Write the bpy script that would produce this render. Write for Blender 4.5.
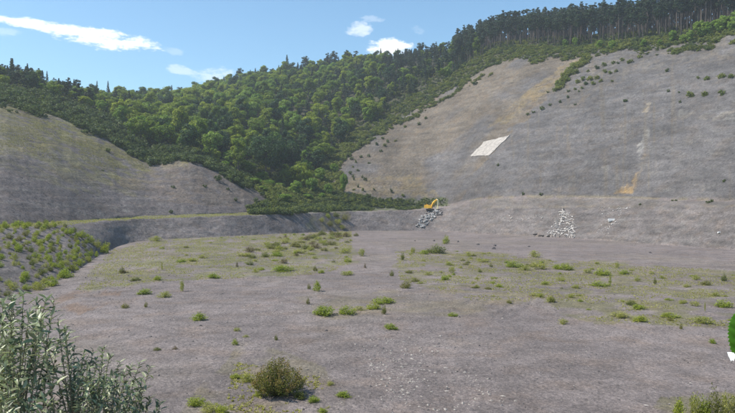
import bpy, math, random
import numpy as np
from mathutils import Vector, Matrix
from mathutils.bvhtree import BVHTree

for o in list(bpy.data.objects):
    bpy.data.objects.remove(o)
S = bpy.context.scene
COL = S.collection
R = math.radians

# ------------------------------------------------------------------ camera
F, CX, CY, EYE = 636.0, 367.5, 206.5, 12.5        # photo focal length (px), centre, eye height (m)
cam = bpy.data.objects.new('camera', bpy.data.cameras.new('camera'))
COL.objects.link(cam)
cam.data.sensor_width = 36.0
cam.data.lens = 36.0 * F / 735.0
cam.data.clip_start = 0.05
cam.data.clip_end = 12000
cam.location = (0, 0, EYE)
cam.rotation_euler = (R(90), 0, 0)
S.camera = cam

# ------------------------------------------------------------------ sun, sky, exposure
SUN_EL, SUN_AZ = R(53), R(-95)                    # azimuth clockwise from +Y
sdir = Vector((math.sin(SUN_AZ) * math.cos(SUN_EL), math.cos(SUN_AZ) * math.cos(SUN_EL), math.sin(SUN_EL)))
sun = bpy.data.objects.new('sun', bpy.data.lights.new('sun', 'SUN'))
COL.objects.link(sun)
sun.data.energy = 5.0
sun.data.angle = R(0.53)
sun.data.color = (1.0, 0.94, 0.84)
sun.location = (-200, 100, 300)
sun.rotation_euler = sdir.to_track_quat('Z', 'Y').to_euler()

world = bpy.data.worlds.new('World')
S.world = world
world.use_nodes = True
wn = world.node_tree
wn.nodes.clear()


class NT:
    """small node-tree helper"""
    def __init__(s, tree):
        s.t = tree

    def n(s, typ, **kw):
        nd = s.t.nodes.new(typ)
        for k, v in kw.items():
            setattr(nd, k, v)
        return nd

    def link(s, a, b):
        s.t.links.new(a, b)

    def val(s, x, sock):
        if isinstance(x, bpy.types.NodeSocket):
            s.link(x, sock)
        else:
            sock.default_value = x

    def math(s, op, a, b=0.0, c=0.0, clamp=False):
        nd = s.n('ShaderNodeMath', operation=op, use_clamp=clamp)
        for i, x in enumerate((a, b, c)):
            s.val(x, nd.inputs[i])
        return nd.outputs[0]

    def mix(s, fac, a, b, blend='MIX'):
        nd = s.n('ShaderNodeMix', data_type='RGBA', blend_type=blend)
        nd.clamp_factor = True
        s.val(fac, nd.inputs[0])
        s.val(a, nd.inputs[6])
        s.val(b, nd.inputs[7])
        return nd.outputs[2]

    def noise(s, vec, scale, detail=3.0, rough=0.55, dist=0.0):
        nd = s.n('ShaderNodeTexNoise')
        if vec is not None:
            s.link(vec, nd.inputs['Vector'])
        nd.inputs['Scale'].default_value = scale
        nd.inputs['Detail'].default_value = detail
        nd.inputs['Roughness'].default_value = rough
        nd.inputs['Distortion'].default_value = dist
        return nd.outputs[0]

    def ramp(s, x, lo, hi, a=0.0, b=1.0):
        nd = s.n('ShaderNodeMapRange', interpolation_type='SMOOTHSTEP')
        s.val(x, nd.inputs[0])
        for i, v in enumerate((lo, hi, a, b)):
            nd.inputs[i + 1].default_value = v
        return nd.outputs[0]


T = NT(wn)
sky = T.n('ShaderNodeTexSky', sky_type='NISHITA')
sky.sun_disc = False
sky.sun_elevation = SUN_EL
sky.sun_rotation = SUN_AZ
sky.altitude = 100
sky.air_density = 1.0
sky.dust_density = 0.3
sky.ozone_density = 1.0
tc = T.n('ShaderNodeTexCoord')
sep = T.n('ShaderNodeSeparateXYZ')
T.link(tc.outputs['Generated'], sep.inputs[0])
# compass angles of the view direction: tangent-plane azimuth and elevation of the cloud bank
az = T.math('ARCTAN2', sep.outputs[0], sep.outputs[1])
hyp = T.math('SQRT', T.math('ADD', T.math('MULTIPLY', sep.outputs[0], sep.outputs[0]),
                            T.math('MULTIPLY', sep.outputs[1], sep.outputs[1])))
el = T.math('ARCTAN2', sep.outputs[2], hyp)
comb = T.n('ShaderNodeCombineXYZ')
T.link(az, comb.inputs[0])
T.link(T.math('MULTIPLY', el, 2.4), comb.inputs[1])
w1 = T.noise(comb.outputs[0], 9.0, 6.0, 0.62)
w2 = T.noise(comb.outputs[0], 34.0, 5.0, 0.6)
w3 = T.noise(comb.outputs[0], 95.0, 4.0, 0.6)
wob = T.math('ADD', T.math('MULTIPLY', T.math('SUBTRACT', w1, 0.5), 2.2),
             T.math('ADD', T.math('MULTIPLY', T.math('SUBTRACT', w2, 0.5), 2.6), T.math('MULTIPLY', T.math('SUBTRACT', w3, 0.5), 1.6)))


def sky_angle(px, py):
    a = math.atan((px - CX) / F)
    return a, math.atan((CY - py) / F * math.cos(a))


def cloud(px, py, rx, ry, slope, dens):
    """soft ragged cloud in a compass direction; slope = fall of its long axis"""
    a0, e0 = sky_angle(px, py)
    a1, e1 = sky_angle(px + rx, py + rx * slope)
    a2, e2 = sky_angle(px - rx, py - rx * slope)
    tilt = math.atan2(e1 - e2, a1 - a2)
    rxa = math.hypot(e1 - e2, a1 - a2) / 2
    dx = T.math('SUBTRACT', az, a0)
    dy = T.math('SUBTRACT', el, e0)
    c, s_ = math.cos(tilt), math.sin(tilt)
    u = T.math('DIVIDE', T.math('ADD', T.math('MULTIPLY', dx, c), T.math('MULTIPLY', dy, s_)), rxa)
    v = T.math('DIVIDE', T.math('SUBTRACT', T.math('MULTIPLY', dy, c), T.math('MULTIPLY', dx, s_)), ry / F)
    r2 = T.math('ADD', T.math('MULTIPLY', u, u), T.math('MULTIPLY', v, v))
    r2 = T.math('ADD', r2, wob)
    return T.math('MULTIPLY', T.ramp(r2, 1.15, 0.05), dens)


cl = [cloud(62, 30, 80, 5.5, 0.15, 1.0), cloud(108, 40, 52, 9, 0.14, 1.0), cloud(25, 22, 45, 3.2, 0.10, 0.8),
      cloud(392, 48, 24, 9, 0.0, 1.0), cloud(360, 29, 13, 8, 0.0, 0.5), cloud(180, 70, 13, 5, 0.25, 0.34),
      cloud(214, 76, 22, 8, 0.0, 0.38), cloud(372, 19, 12, 4, 0.0, 0.2), cloud(175, 51, 9, 4, 0.2, 0.16),
      cloud(418, 30, 7, 4, 0.3, 0.12), cloud(5, 32, 20, 4, 0, 0.2), cloud(-160, 20, 90, 9, 0.1, 0.9),
      cloud(930, -40, 120, 14, -0.05, 0.8), cloud(1200, 30, 90, 12, 0.0, 0.9), cloud(-420, 40, 80, 10, 0.0, 0.9)]
m = cl[0]
for c_ in cl[1:]:
    m = T.math('MAXIMUM', m, c_)
skycol = T.mix(1.0, sky.outputs[0], (0.80, 1.0, 1.03, 1), 'MULTIPLY')
skyc = T.mix(m, skycol, (7.6, 7.8, 8.0, 1))
bg = T.n('ShaderNodeBackground')
bg.inputs[1].default_value = 0.145
T.link(skyc, bg.inputs[0])
wo = T.n('ShaderNodeOutputWorld')
T.link(bg.outputs[0], wo.inputs[0])

S.view_settings.view_transform = 'Standard'
S.view_settings.look = 'None'
S.view_settings.gamma = 1.0
S.view_settings.exposure = 0.34
S.view_settings.use_curve_mapping = False
S.render.engine = 'CYCLES'
S.cycles.max_bounces = 6
S.cycles.transparent_max_bounces = 8
S.render.resolution_x, S.render.resolution_y = 1024, 575

# ------------------------------------------------------------------ numeric helpers
rng = np.random.default_rng(7)
random.seed(7)
_tab = rng.random((64, 256, 256)).astype(np.float32)


def vnoise(x, y, k=0):
    t = _tab[k % 64]
    xi, yi = np.floor(x).astype(int), np.floor(y).astype(int)
    fx, fy = x - xi, y - yi
    fx, fy = fx * fx * (3 - 2 * fx), fy * fy * (3 - 2 * fy)
    a, b = t[xi & 255, yi & 255], t[(xi + 1) & 255, yi & 255]
    c, d = t[xi & 255, (yi + 1) & 255], t[(xi + 1) & 255, (yi + 1) & 255]
    return (a * (1 - fx) + b * fx) * (1 - fy) + (c * (1 - fx) + d * fx) * fy


def fbm(x, y, k=0, octv=4, gain=0.5):
    s, a, n = 0.0, 1.0, 0.0
    for i in range(octv):
        s = s + a * vnoise(x * 2 ** i + 17.3 * i, y * 2 ** i + 5.1 * i, k + i)
        n += a
        a *= gain
    return s / n


def in_poly(x, y, poly):
    x, y = np.asarray(x, float), np.asarray(y, float)
    r = np.zeros(x.shape, bool)
    p = poly
    for i in range(len(p)):
        (x0, y0), (x1, y1) = p[i], p[i - 1]
        if y0 == y1:
            continue
        r ^= ((y0 > y) != (y1 > y)) & (x < (x1 - x0) * (y - y0) / (y1 - y0) + x0)
    return r


def mk_mesh(name, V, Fc, col=None, mats=(), smooth=False, mat_idx=None):
    V = np.ascontiguousarray(V, dtype=np.float32)
    Fc = np.ascontiguousarray(Fc, dtype=np.int32)
    mcount, k = Fc.shape
    me = bpy.data.meshes.new(name)
    me.vertices.add(len(V))
    me.vertices.foreach_set('co', V.ravel())
    me.loops.add(mcount * k)
    me.loops.foreach_set('vertex_index', Fc.ravel())
    me.polygons.add(mcount)
    me.polygons.foreach_set('loop_start', np.arange(0, mcount * k, k, dtype=np.int32))
    if mat_idx is not None:
        me.polygons.foreach_set('material_index', np.ascontiguousarray(mat_idx, dtype=np.int32))
    me.polygons.foreach_set('use_smooth', np.full(mcount, smooth, dtype=bool))
    me.update(calc_edges=True)
    if col is not None:
        a = me.color_attributes.new('Col', 'FLOAT_COLOR', 'POINT')
        c = np.ones((len(V), 4), np.float32)
        c[:, :col.shape[1]] = col
        a.data.foreach_set('color', c.ravel())
    for mt in mats:
        me.materials.append(mt)
    return me


def add(name, data, parent=None, label=None, cat=None, group=None, kind=None, loc=None, rot=None, scale=None):
    o = bpy.data.objects.new(name, data)
    COL.objects.link(o)
    if parent is not None:
        o.parent = parent
    if label:
        o['label'] = label
    if cat:
        o['category'] = cat
    if group:
        o['group'] = group
    if kind:
        o['kind'] = kind
    if loc is not None:
        o.location = loc
    if rot is not None:
        o.rotation_euler = rot
    if scale is not None:
        o.scale = scale if hasattr(scale, '__len__') else (scale,) * 3
    return o


class MB:
    """collects boxes, tubes and lumps as triangles/quads (quads only) into one mesh"""
    def __init__(s):
        s.v, s.f = [], []

    def box(s, c, size, rot=None, taper=1.0):
        x, y, z = size[0] / 2, size[1] / 2, size[2] / 2
        b = len(s.v)
        for dz in (-1, 1):
            t = taper if dz > 0 else 1.0
            for dx, dy in ((-1, -1), (1, -1), (1, 1), (-1, 1)):
                p = Vector((dx * x * t, dy * y * t, dz * z))
                if rot is not None:
                    p = rot @ p
                s.v.append(tuple(p + Vector(c)))
        for q in ((3, 2, 1, 0), (4, 5, 6, 7), (0, 1, 5, 4), (1, 2, 6, 5), (2, 3, 7, 6), (3, 0, 4, 7)):
            s.f.append([b + i for i in q])
        return s

    def prism(s, prof, y0, y1):
        """profile in XZ extruded along Y; convex-ish profile closed with a quad fan"""
        b = len(s.v)
        n = len(prof)
        for y in (y0, y1):
            for (x, z) in prof:
                s.v.append((x, y, z))
        for i in range(n):
            j = (i + 1) % n
            s.f.append([b + i, b + j, b + n + j, b + n + i])
        for k in (0, n):
            for i in range(1, n - 1, 2):
                q = [b + k, b + k + i, b + k + i + 1, b + k + min(i + 2, n - 1)]
                if q[2] == q[3]:
                    q = [q[0], q[1], q[2], q[2]]
                s.f.append(q if k else q[::-1])
        return s

    def tube(s, pts, radii, n=6, cap=True):
        pts = [Vector(p) for p in pts]
        b = len(s.v)
        for i, p in enumerate(pts):
            d = (pts[min(i + 1, len(pts) - 1)] - pts[max(i - 1, 0)]).normalized()
            a = d.orthogonal().normalized() if abs(d.z) < 0.98 else Vector((1, 0, 0))
            a = (Vector((0.31, 0.95, 0.02)) - d * d.dot(Vector((0.31, 0.95, 0.02)))).normalized()
            c = d.cross(a)
            for k in range(n):
                t = 2 * math.pi * k / n
                s.v.append(tuple(p + (a * math.cos(t) + c * math.sin(t)) * radii[i]))
        for i in range(len(pts) - 1):
            for k in range(n):
                k2 = (k + 1) % n
                s.f.append([b + i * n + k, b + i * n + k2, b + (i + 1) * n + k2, b + (i + 1) * n + k])
        if cap and n % 2 == 0:
            for base, flip in ((b, True), (b + (len(pts) - 1) * n, False)):
                for k in range(1, n - 2, 2):
                    q = [base, base + k, base + k + 1, base + k + 2]
                    s.f.append(q[::-1] if flip else q)
        return s

    def mesh(s, name, mat, smooth=False, bevel=None):
        me = bpy.data.meshes.new(name)
        fs = [list(dict.fromkeys(f)) for f in s.f]
        me.from_pydata(s.v, [], fs)
        me.polygons.foreach_set('use_smooth', [smooth] * len(me.polygons))
        for mt in (mat if isinstance(mat, (list, tuple)) else [mat]):
            me.materials.append(mt)
        me.update()
        return me


# ------------------------------------------------------------------ materials
def new_mat(name):
    mt = bpy.data.materials.new(name)
    mt.use_nodes = True
    mt.node_tree.nodes.clear()
    return mt, NT(mt.node_tree)


def leaf_mat(name, ca, cb, transl=0.32, rough=0.6, hue_by_object=True, gloss=0.06):
    """two-tone foliage: per-leaf tone from the mesh attribute, per-plant tone from the object"""
    mt, t = new_mat(name)
    at = t.n('ShaderNodeAttribute', attribute_name='Col')
    sp = t.n('ShaderNodeSeparateColor')
    t.link(at.outputs['Color'], sp.inputs[0])
    oi = t.n('ShaderNodeObjectInfo')
    f = t.math('ADD', t.math('MULTIPLY', sp.outputs[1], 0.3), t.math('MULTIPLY', oi.outputs['Random'], 0.7)) if hue_by_object else sp.outputs[1]
    c = t.mix(f, (*ca, 1), (*cb, 1))
    v = t.math('MULTIPLY_ADD', sp.outputs[0], 0.9, 0.55)
    vm = t.n('ShaderNodeVectorMath', operation='SCALE')
    t.link(c, vm.inputs[0])
    t.link(v, vm.inputs['Scale'])
    d = t.n('ShaderNodeBsdfPrincipled')
    t.link(vm.outputs[0], d.inputs['Base Color'])
    d.inputs['Roughness'].default_value = rough
    d.inputs['Specular IOR Level'].default_value = gloss * 5
    tr = t.n('ShaderNodeBsdfTranslucent')
    vt = t.n('ShaderNodeVectorMath', operation='MULTIPLY')
    t.link(vm.outputs[0], vt.inputs[0])
    vt.inputs[1].default_value = (1.25, 1.3, 0.6)
    t.link(vt.outputs[0], tr.inputs[0])
    mx = t.n('ShaderNodeMixShader')
    mx.inputs[0].default_value = transl
    t.link(d.outputs[0], mx.inputs[1])
    t.link(tr.outputs[0], mx.inputs[2])
    o = t.n('ShaderNodeOutputMaterial')
    t.link(mx.outputs[0], o.inputs[0])
    return mt


def plain_mat(name, color, rough=0.7, metal=0.0, var=0.15, vscale=3.0, bump=0.0, spec=0.3):
    mt, t = new_mat(name)
    tcn = t.n('ShaderNodeTexCoord')
    nz = t.noise(tcn.outputs['Object'], vscale, 5.0, 0.6)
    v = t.ramp(nz, 0.25, 0.75, 1 - var, 1 + var)
    vm = t.n('ShaderNodeVectorMath', operation='SCALE')
    vm.inputs[0].default_value = color
    t.link(v, vm.inputs['Scale'])
    d = t.n('ShaderNodeBsdfPrincipled')
    t.link(vm.outputs[0], d.inputs['Base Color'])
    d.inputs['Roughness'].default_value = rough
    d.inputs['Metallic'].default_value = metal
    d.inputs['Specular IOR Level'].default_value = spec
    if bump:
        b = t.n('ShaderNodeBump')
        b.inputs['Strength'].default_value = bump
        b.inputs['Distance'].default_value = 0.05
        t.link(nz, b.inputs['Height'])
        t.link(b.outputs[0], d.inputs['Normal'])
    o = t.n('ShaderNodeOutputMaterial')
    t.link(d.outputs[0], o.inputs[0])
    return mt


def ground_mat(name, big, mid, fine, speck_scale, speck_amt, bump_d, streak=False):
    """broken slate: vertex tint times three scales of noise, pale and dark chips, bump"""
    mt, t = new_mat(name)
    tcn = t.n('ShaderNodeTexCoord')
    P = tcn.outputs['Object']
    if streak:
        mp = t.n('ShaderNodeMapping')
        mp.inputs['Scale'].default_value = (1.0, 0.6, 0.75)
        t.link(P, mp.inputs[0])
        P2 = mp.outputs[0]
        mp3 = t.n('ShaderNodeMapping')
        mp3.inputs['Scale'].default_value = (0.35, 0.35, 1.5)
        t.link(P, mp3.inputs[0])
        P3 = mp3.outputs[0]
    else:
        P2 = P3 = P
    at = t.n('ShaderNodeAttribute', attribute_name='Col')
    n1 = t.noise(P2, big, 4.0, 0.6)
    n2 = t.noise(P3, mid, 5.0, 0.65)
    n3 = t.noise(P, fine, 6.0, 0.75)
    v = t.math('MULTIPLY', t.ramp(n1, 0.3, 0.7, 0.84, 1.15), t.ramp(n2, 0.3, 0.7, 0.80, 1.18))
    v = t.math('MULTIPLY', v, t.ramp(n3, 0.25, 0.75, 0.66, 1.32))
    n6 = t.noise(P, fine * 3.2, 3.0, 0.8)
    v = t.math('MULTIPLY', v, t.ramp(n6, 0.36, 0.64, 0.72, 1.30))
    vm = t.n('ShaderNodeVectorMath', operation='SCALE')
    t.link(at.outputs['Color'], vm.inputs[0])
    t.link(v, vm.inputs['Scale'])
    warm = t.mix(t.ramp(t.noise(P, mid * 0.6, 3.0), 0.45, 0.7), vm.outputs[0], (1.1, 1.0, 0.88, 1), 'MULTIPLY')
    c = t.mix(0.6, vm.outputs[0], warm)
    n4 = t.noise(P, speck_scale, 8.0, 0.85, 0.6)
    n5 = t.noise(P, speck_scale * 0.45, 8.0, 0.8, 1.0)
    c = t.mix(t.math('MULTIPLY', t.ramp(n4, 0.60, 0.70), speck_amt), c, (0.40, 0.375, 0.35, 1))
    c = t.mix(t.math('MULTIPLY', t.ramp(n5, 0.38, 0.28), speck_amt * 1.3), c, (0.05, 0.045, 0.045, 1))
    vo = t.n('ShaderNodeTexVoronoi')
    vo.inputs['Scale'].default_value = speck_scale * 0.7
    t.link(P, vo.inputs['Vector'])
    hh = t.math('ADD', t.math('MULTIPLY', n3, 1.0), t.math('MULTIPLY', vo.outputs['Distance'], -0.5))
    b = t.n('ShaderNodeBump')
    b.inputs['Strength'].default_value = 1.0
    b.inputs['Distance'].default_value = bump_d
    t.link(hh, b.inputs['Height'])
    d = t.n('ShaderNodeBsdfPrincipled')
    t.link(c, d.inputs['Base Color'])
    d.inputs['Roughness'].default_value = 0.85
    d.inputs['Specular IOR Level'].default_value = 0.25
    t.link(b.outputs[0], d.inputs['Normal'])
    o = t.n('ShaderNodeOutputMaterial')
    t.link(d.outputs[0], o.inputs[0])
    return mt


M_floor = ground_mat('slate_floor', 0.05, 0.35, 2.6, 4.0, 0.6, 0.15)
M_bank = ground_mat('slate_bank', 0.06, 0.45, 1.1, 1.1, 0.5, 0.35, True)
M_scree = ground_mat('slate_scree', 0.03, 0.22, 0.95, 0.8, 0.5, 0.6, True)
M_hill = ground_mat('hill_soil', 0.03, 0.2, 0.9, 1.0, 0.2, 0.3)
M_bark = plain_mat('bark', (0.085, 0.07, 0.058), 0.9, 0, 0.35, 1.5, 0.6)
M_pinebark = plain_mat('pine_bark', (0.115, 0.095, 0.082), 0.9, 0, 0.35, 0.8, 0.5)
M_stone = plain_mat('pale_stone', (0.29, 0.26, 0.235), 0.85, 0, 0.3, 0.6, 0.3)
M_stone_d = plain_mat('dark_stone', (0.11, 0.098, 0.095), 0.85, 0, 0.35, 0.6, 0.3)
M_leafA = leaf_mat('leaf_broad', (0.078, 0.148, 0.014), (0.29, 0.33, 0.032), 0.47)
M_leafD = leaf_mat('leaf_dark', (0.026, 0.064, 0.018), (0.050, 0.098, 0.024), 0.3)
M_leafL = leaf_mat('leaf_light', (0.15, 0.25, 0.028), (0.23, 0.31, 0.05), 0.42)
M_pine = leaf_mat('needles', (0.020, 0.044, 0.020), (0.042, 0.072, 0.026), 0.2)
M_gorse = leaf_mat('gorse', (0.055, 0.085, 0.028), (0.125, 0.155, 0.045), 0.36)
M_gorseL = leaf_mat('gorse_edge', (0.11, 0.15, 0.028), (0.23, 0.235, 0.055), 0.38)
M_weed = leaf_mat('weed_green', (0.20, 0.26, 0.03), (0.32, 0.34, 0.055), 0.45)
M_weedY = leaf_mat('weed_yellow', (0.26, 0.28, 0.05), (0.34, 0.33, 0.10), 0.42)
M_weedD = leaf_mat('weed_olive', (0.12, 0.15, 0.03), (0.21, 0.19, 0.055), 0.4)
M_weedB = leaf_mat('weed_brown', (0.13, 0.115, 0.05), (0.18, 0.13, 0.065), 0.3)
M_grass = leaf_mat('grass', (0.24, 0.26, 0.06), (0.36, 0.32, 0.13), 0.42)
M_bud = leaf_mat('shrub_leaf_top', (0.165, 0.20, 0.095), (0.35, 0.37, 0.235), 0.36, 0.42, False, 0.12)
M_budu = leaf_mat('shrub_leaf_underside', (0.38, 0.42, 0.31), (0.48, 0.51, 0.41), 0.25, 0.8, False)
M_twig = plain_mat('twig', (0.20, 0.17, 0.12), 0.85, 0, 0.3, 20)
M_stem = plain_mat('green_stem', (0.12, 0.13, 0.045), 0.7, 0, 0.2, 20)

# ------------------------------------------------------------------ terrain: rings round the pit
# each ring: (photo x, photo y, distance in metres); z follows from the eye height
RT = [(-500, 318, None), (-120, 318, None), (-40, 306, None), (0, 301, None), (30, 292, None), (70, 277, None), (88, 262, None),
      (110, 248.5, None), (125, 243, None), (150, 240, None), (245, 235.5, None), (300, 233, None), (345, 231, None),
      (430, 231, None), (490, 234, None), (580, 239, None), (650, 244, None), (735, 250, None), (900, 262, None), (1235, 280, None)]
# the floor climbs a little towards its far corner: height of the toe by photo x
RTZ = [(-500, 0.0), (30, 0.0), (70, 0.5), (110, 1.5), (150, 2.5), (200, 2.5), (245, 2.2), (300, 1.5), (345, 0.9), (430, 0.0), (1235, 0.0)]
RE = [(-500, 240, 108), (-120, 235, 112), (0, 228.7, 126), (62, 224.3, 153), (90, 222.5, 170), (110, 221, 184), (150, 218.7, 205), (200, 217, 221), (245, 215.3, 241),
      (300, 213.7, 279), (345, 212, 317), (412, 211, 338), (440, 209.3, 338), (490, 207, 303), (560, 206.8, 275), (600, 206.8, 258),
      (735, 205.5, 200), (900, 204, 165), (1235, 202, 130)]
RB = [(-500, 236, 120), (-120, 232, 125), (0, 225.0, 140), (62, 221.5, 169), (110, 218.4, 201), (150, 216.2, 221), (200, 214.4, 238), (245, 212.6, 258),
      (300, 211, 297), (345, 209.3, 336), (412, 208, 352), (440, 205.6, 350), (490, 197, 312), (560, 196.6, 284), (600, 196.5, 267),
      (735, 200.5, 208), (900, 199, 172), (1235, 196, 136)]
RC = [(-500, 120, 215), (-120, 108, 250), (0, 103, 275), (50, 114, 290), (100, 135, 297), (130, 155, 290), (150, 164, 287), (190, 160, 292),
      (230, 178, 292), (245, 188, 292), (285, 203, 305), (300, 203, 318), (325, 196, 358), (345, 152, 432), (400, 119, 478),
      (440, 96, 482), (490, 66, 482), (520, 56, 470), (585, 51, 430), (640, 46, 402), (700, 42, 372), (735, 34, 353), (900, 10, 300), (1235, -40, 230)]
RG = [(-500, 105, 280), (-120, 92, 318), (0, 84, 340), (50, 95, 358), (100, 112, 372), (130, 130, 362), (150, 148, 340), (190, 153, 338),
      (230, 170, 332), (245, 180, 332), (285, 190, 345), (300, 186, 366), (325, 165, 412), (345, 137, 468), (400, 104, 505),
      (440, 83, 506), (490, 52, 503), (520, 47, 490), (585, 46, 450), (640, 40, 420), (700, 34, 388), (735, 26, 368), (900, 2, 315), (1235, -50, 245)]
RR = [(-500, 95, 330), (-120, 82, 390), (0, 80, 420), (50, 94, 480), (100, 101, 570), (150, 104, 680), (190, 98, 720), (245, 84, 740),
      (300, 73, 740), (345, 66, 725), (400, 63, 690), (440, 58, 665), (490, 44, 610), (540, 38.5, 555), (600, 36.5, 530), (640, 33, 510),
      (735, 22, 470), (900, -5, 410), (1235, -60, 330)]
PXS = np.arange(-480, 1216, 1.8)


def ring(tab):
    a = np.array([(p[0], p[1], (EYE * F / (p[1] - CY)) if p[2] is None else p[2]) for p in tab], float)
    py = np.interp(PXS, a[:, 0], a[:, 1])
    d = np.interp(PXS, a[:, 0], a[:, 2])
    hw = 15 if tab in (RT, RE, RB) else 8
    k = np.hanning(2 * hw + 1)
    k /= k.sum()
    sm = lambda q: np.convolve(np.pad(q, hw, 'edge'), k, 'valid')
    if tab[0][2] is None:
        py = sm(py)
        return py, (EYE - T_Z) * F / (py - CY)
    return sm(py), sm(d)


T_Z = np.interp(PXS, [q[0] for q in RTZ], [q[1] for q in RTZ])
T_Z = np.convolve(np.pad(T_Z, 15, 'edge'), np.hanning(31) / np.hanning(31).sum(), 'valid')
rT = ring(RT)
rE, rB, rC, rG, rR = [ring(t) for t in (RE, RB, RC, RG, RR)]
rE = (rE[0], np.maximum(rE[1], rT[1] + 9))
rB = (rB[0], np.maximum(rB[1], rE[1] + 8))


def rzd(r):
    return EYE - (r[0] - CY) / F * r[1], r[1]


rows_z, rows_d, rows_id = [], [], []


def span(za, da, zb, db, n, rid, shape=None, first=False):
    for i in range(0 if first else 1, n + 1):
        t = i / n
        rows_d.append(da + (db - da) * t)
        s = t if shape is None else shape(t)
        rows_z.append(za + (zb - za) * s)
        rows_id.append(rid)


zT, dT = rzd(rT)
zE, dE = rzd(rE)
zB, dB = rzd(rB)
zC, dC = rzd(rC)
zG, dG = rzd(rG)
zR, dR = rzd(rR)
zT = T_Z
NFL = 190
for i in range(NFL + 1):                       # floor rows evenly spread in the view
    inv = (1 / 26.0) * (1 - i / NFL) + (1 / dT) * (i / NFL)
    rows_d.append(1 / inv)
    rows_z.append(zT * np.clip((1 / inv) / dT, 0, 1) ** 2.5)
    rows_id.append(0)
span(zT, dT, zE, dE, 16, 1)
span(zE, dE, zB, dB, 6, 2)
span(zB, dB, zC, dC, 110, 3)
span(zC, dC, zG, dG, 14, 4)
span(zG, dG, zR, dR, 44, 5, lambda t: t + 0.10 * math.sin(math.pi * t) * 0.5)
span(zR, dR, zR - 4, dR + 90, 8, 6, lambda t: t * t)
span(zR - 4, dR + 90, zR - 26, dR + 200, 10, 6)
span(zR - 26, dR + 200, zR * 0 + 60, dR + 420, 8, 6)
D = np.array(rows_d)
Z = np.array(rows_z)
RID = np.array(rows_id)
NR, NC = D.shape
PX = np.tile(PXS, (NR, 1))
X = (PX - CX) / F * D
PY = CY + (EYE - Z) / D * F                    # undisturbed photo row of every ground point
# relief
wf = np.ones((NR, NC))
relief = np.zeros((NR, NC))
fl = (RID == 0)[:, None]
edge = np.clip((dT[None, :] - D) / 15.0, 0, 1)
relief += fl * edge * ((fbm(X / 38, D / 38, 0) - 0.5) * 0.9 + (fbm(X / 6, D / 6, 5) - 0.5) * 0.28 + (fbm(X / 1.3, D / 1.3, 9, 3) - 0.5) * 0.09)
bankm = np.isin(RID, (1, 2))[:, None]
relief += bankm * ((fbm(X / 5, D / 9, 12) - 0.5) * 1.2 + (fbm(X / 1.6, D / 2.5, 15, 3) - 0.5) * 0.5) * np.where((RID == 1)[:, None], 1, 0.6)
slm = (RID == 3)[:, None]
gul = fbm(PX / 7.0, D / 60.0, 20, 4) - 0.5
ledge = fbm(X / 70 + Z / 90, Z / 2.6, 31, 3) - 0.5
relief += slm * ledge * 1.9 * (PX > 300)
relief += slm * (gul * 0.55 + (fbm(X / 22, D / 22, 25) - 0.5) * 1.1 + (fbm(X / 3, D / 3, 30, 3) - 0.5) * 0.45)
hm = (RID >= 4)[:, None]
relief += hm * ((fbm(X / 25, D / 25, 33) - 0.5) * 3.0 + (fbm(X / 5, D / 5, 36, 3) - 0.5) * 0.8)
for i in range(1, NR):                          # ease relief to nothing at the toe
    pass
for (cx0, cy0, rad, a_, b_) in ((-12, 92, 27, -1.25, 0.1), (-12, 92, 29.2, -1.25, 0.1), (-30, 100, 52, -0.9, -0.1), (-30, 100, 54.2, -0.9, -0.1), (40, 20, 60, 1.2, 2.2), (40, 20, 62.2, 1.2, 2.2)):
    rr_ = np.hypot(X - cx0, D - cy0)
    an_ = np.arctan2(D - cy0, X - cx0)
    w_ = np.exp(-((rr_ - rad) / 0.3) ** 2) - 0.6 * np.exp(-((np.abs(rr_ - rad) - 0.65) / 0.25) ** 2)
    relief -= fl * 0.10 * w_ * ((an_ > a_) & (an_ < b_)) * np.clip(fbm(X / 4, D / 4, 61) * 2.2 - 0.5, 0, 1)
toe = NFL
relief[toe] = 0
Zr = Z + relief
GV = np.stack([X, D, Zr], -1)

# ---- ground tint (colour of the ground itself, linear)
jx = PX + (fbm(X / 12, D / 12, 40) - 0.5) * 26
jy = PY + (fbm(X / 12, D / 12, 44) - 0.5) * 9
n_big = fbm(X / 22, D / 22, 48)
n_sm = fbm(X / 3.2, D / 3.2, 52)
GREY = np.array([0.240, 0.202, 0.190])
tint = np.tile(GREY, (NR, NC, 1))


GK = 0.74
tint = tint * GK


def paint(mask, colr, amt):
    global tint
    w = (mask * amt)[..., None]
    tint = tint * (1 - w) + np.array(colr) * (GK * w)


isfl = np.broadcast_to((RID == 0)[:, None], (NR, NC))
isb = np.broadcast_to((RID == 1)[:, None], (NR, NC))
isbe = np.broadcast_to((RID == 2)[:, None], (NR, NC))
iss = np.broadcast_to((RID == 3)[:, None], (NR, NC))
ish = np.broadcast_to((RID >= 4)[:, None], (NR, NC))
sm = lambda x, a, b: np.clip((x - a) / (b - a), 0, 1) ** 2 * (3 - 2 * np.clip((x - a) / (b - a), 0, 1))
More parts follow.
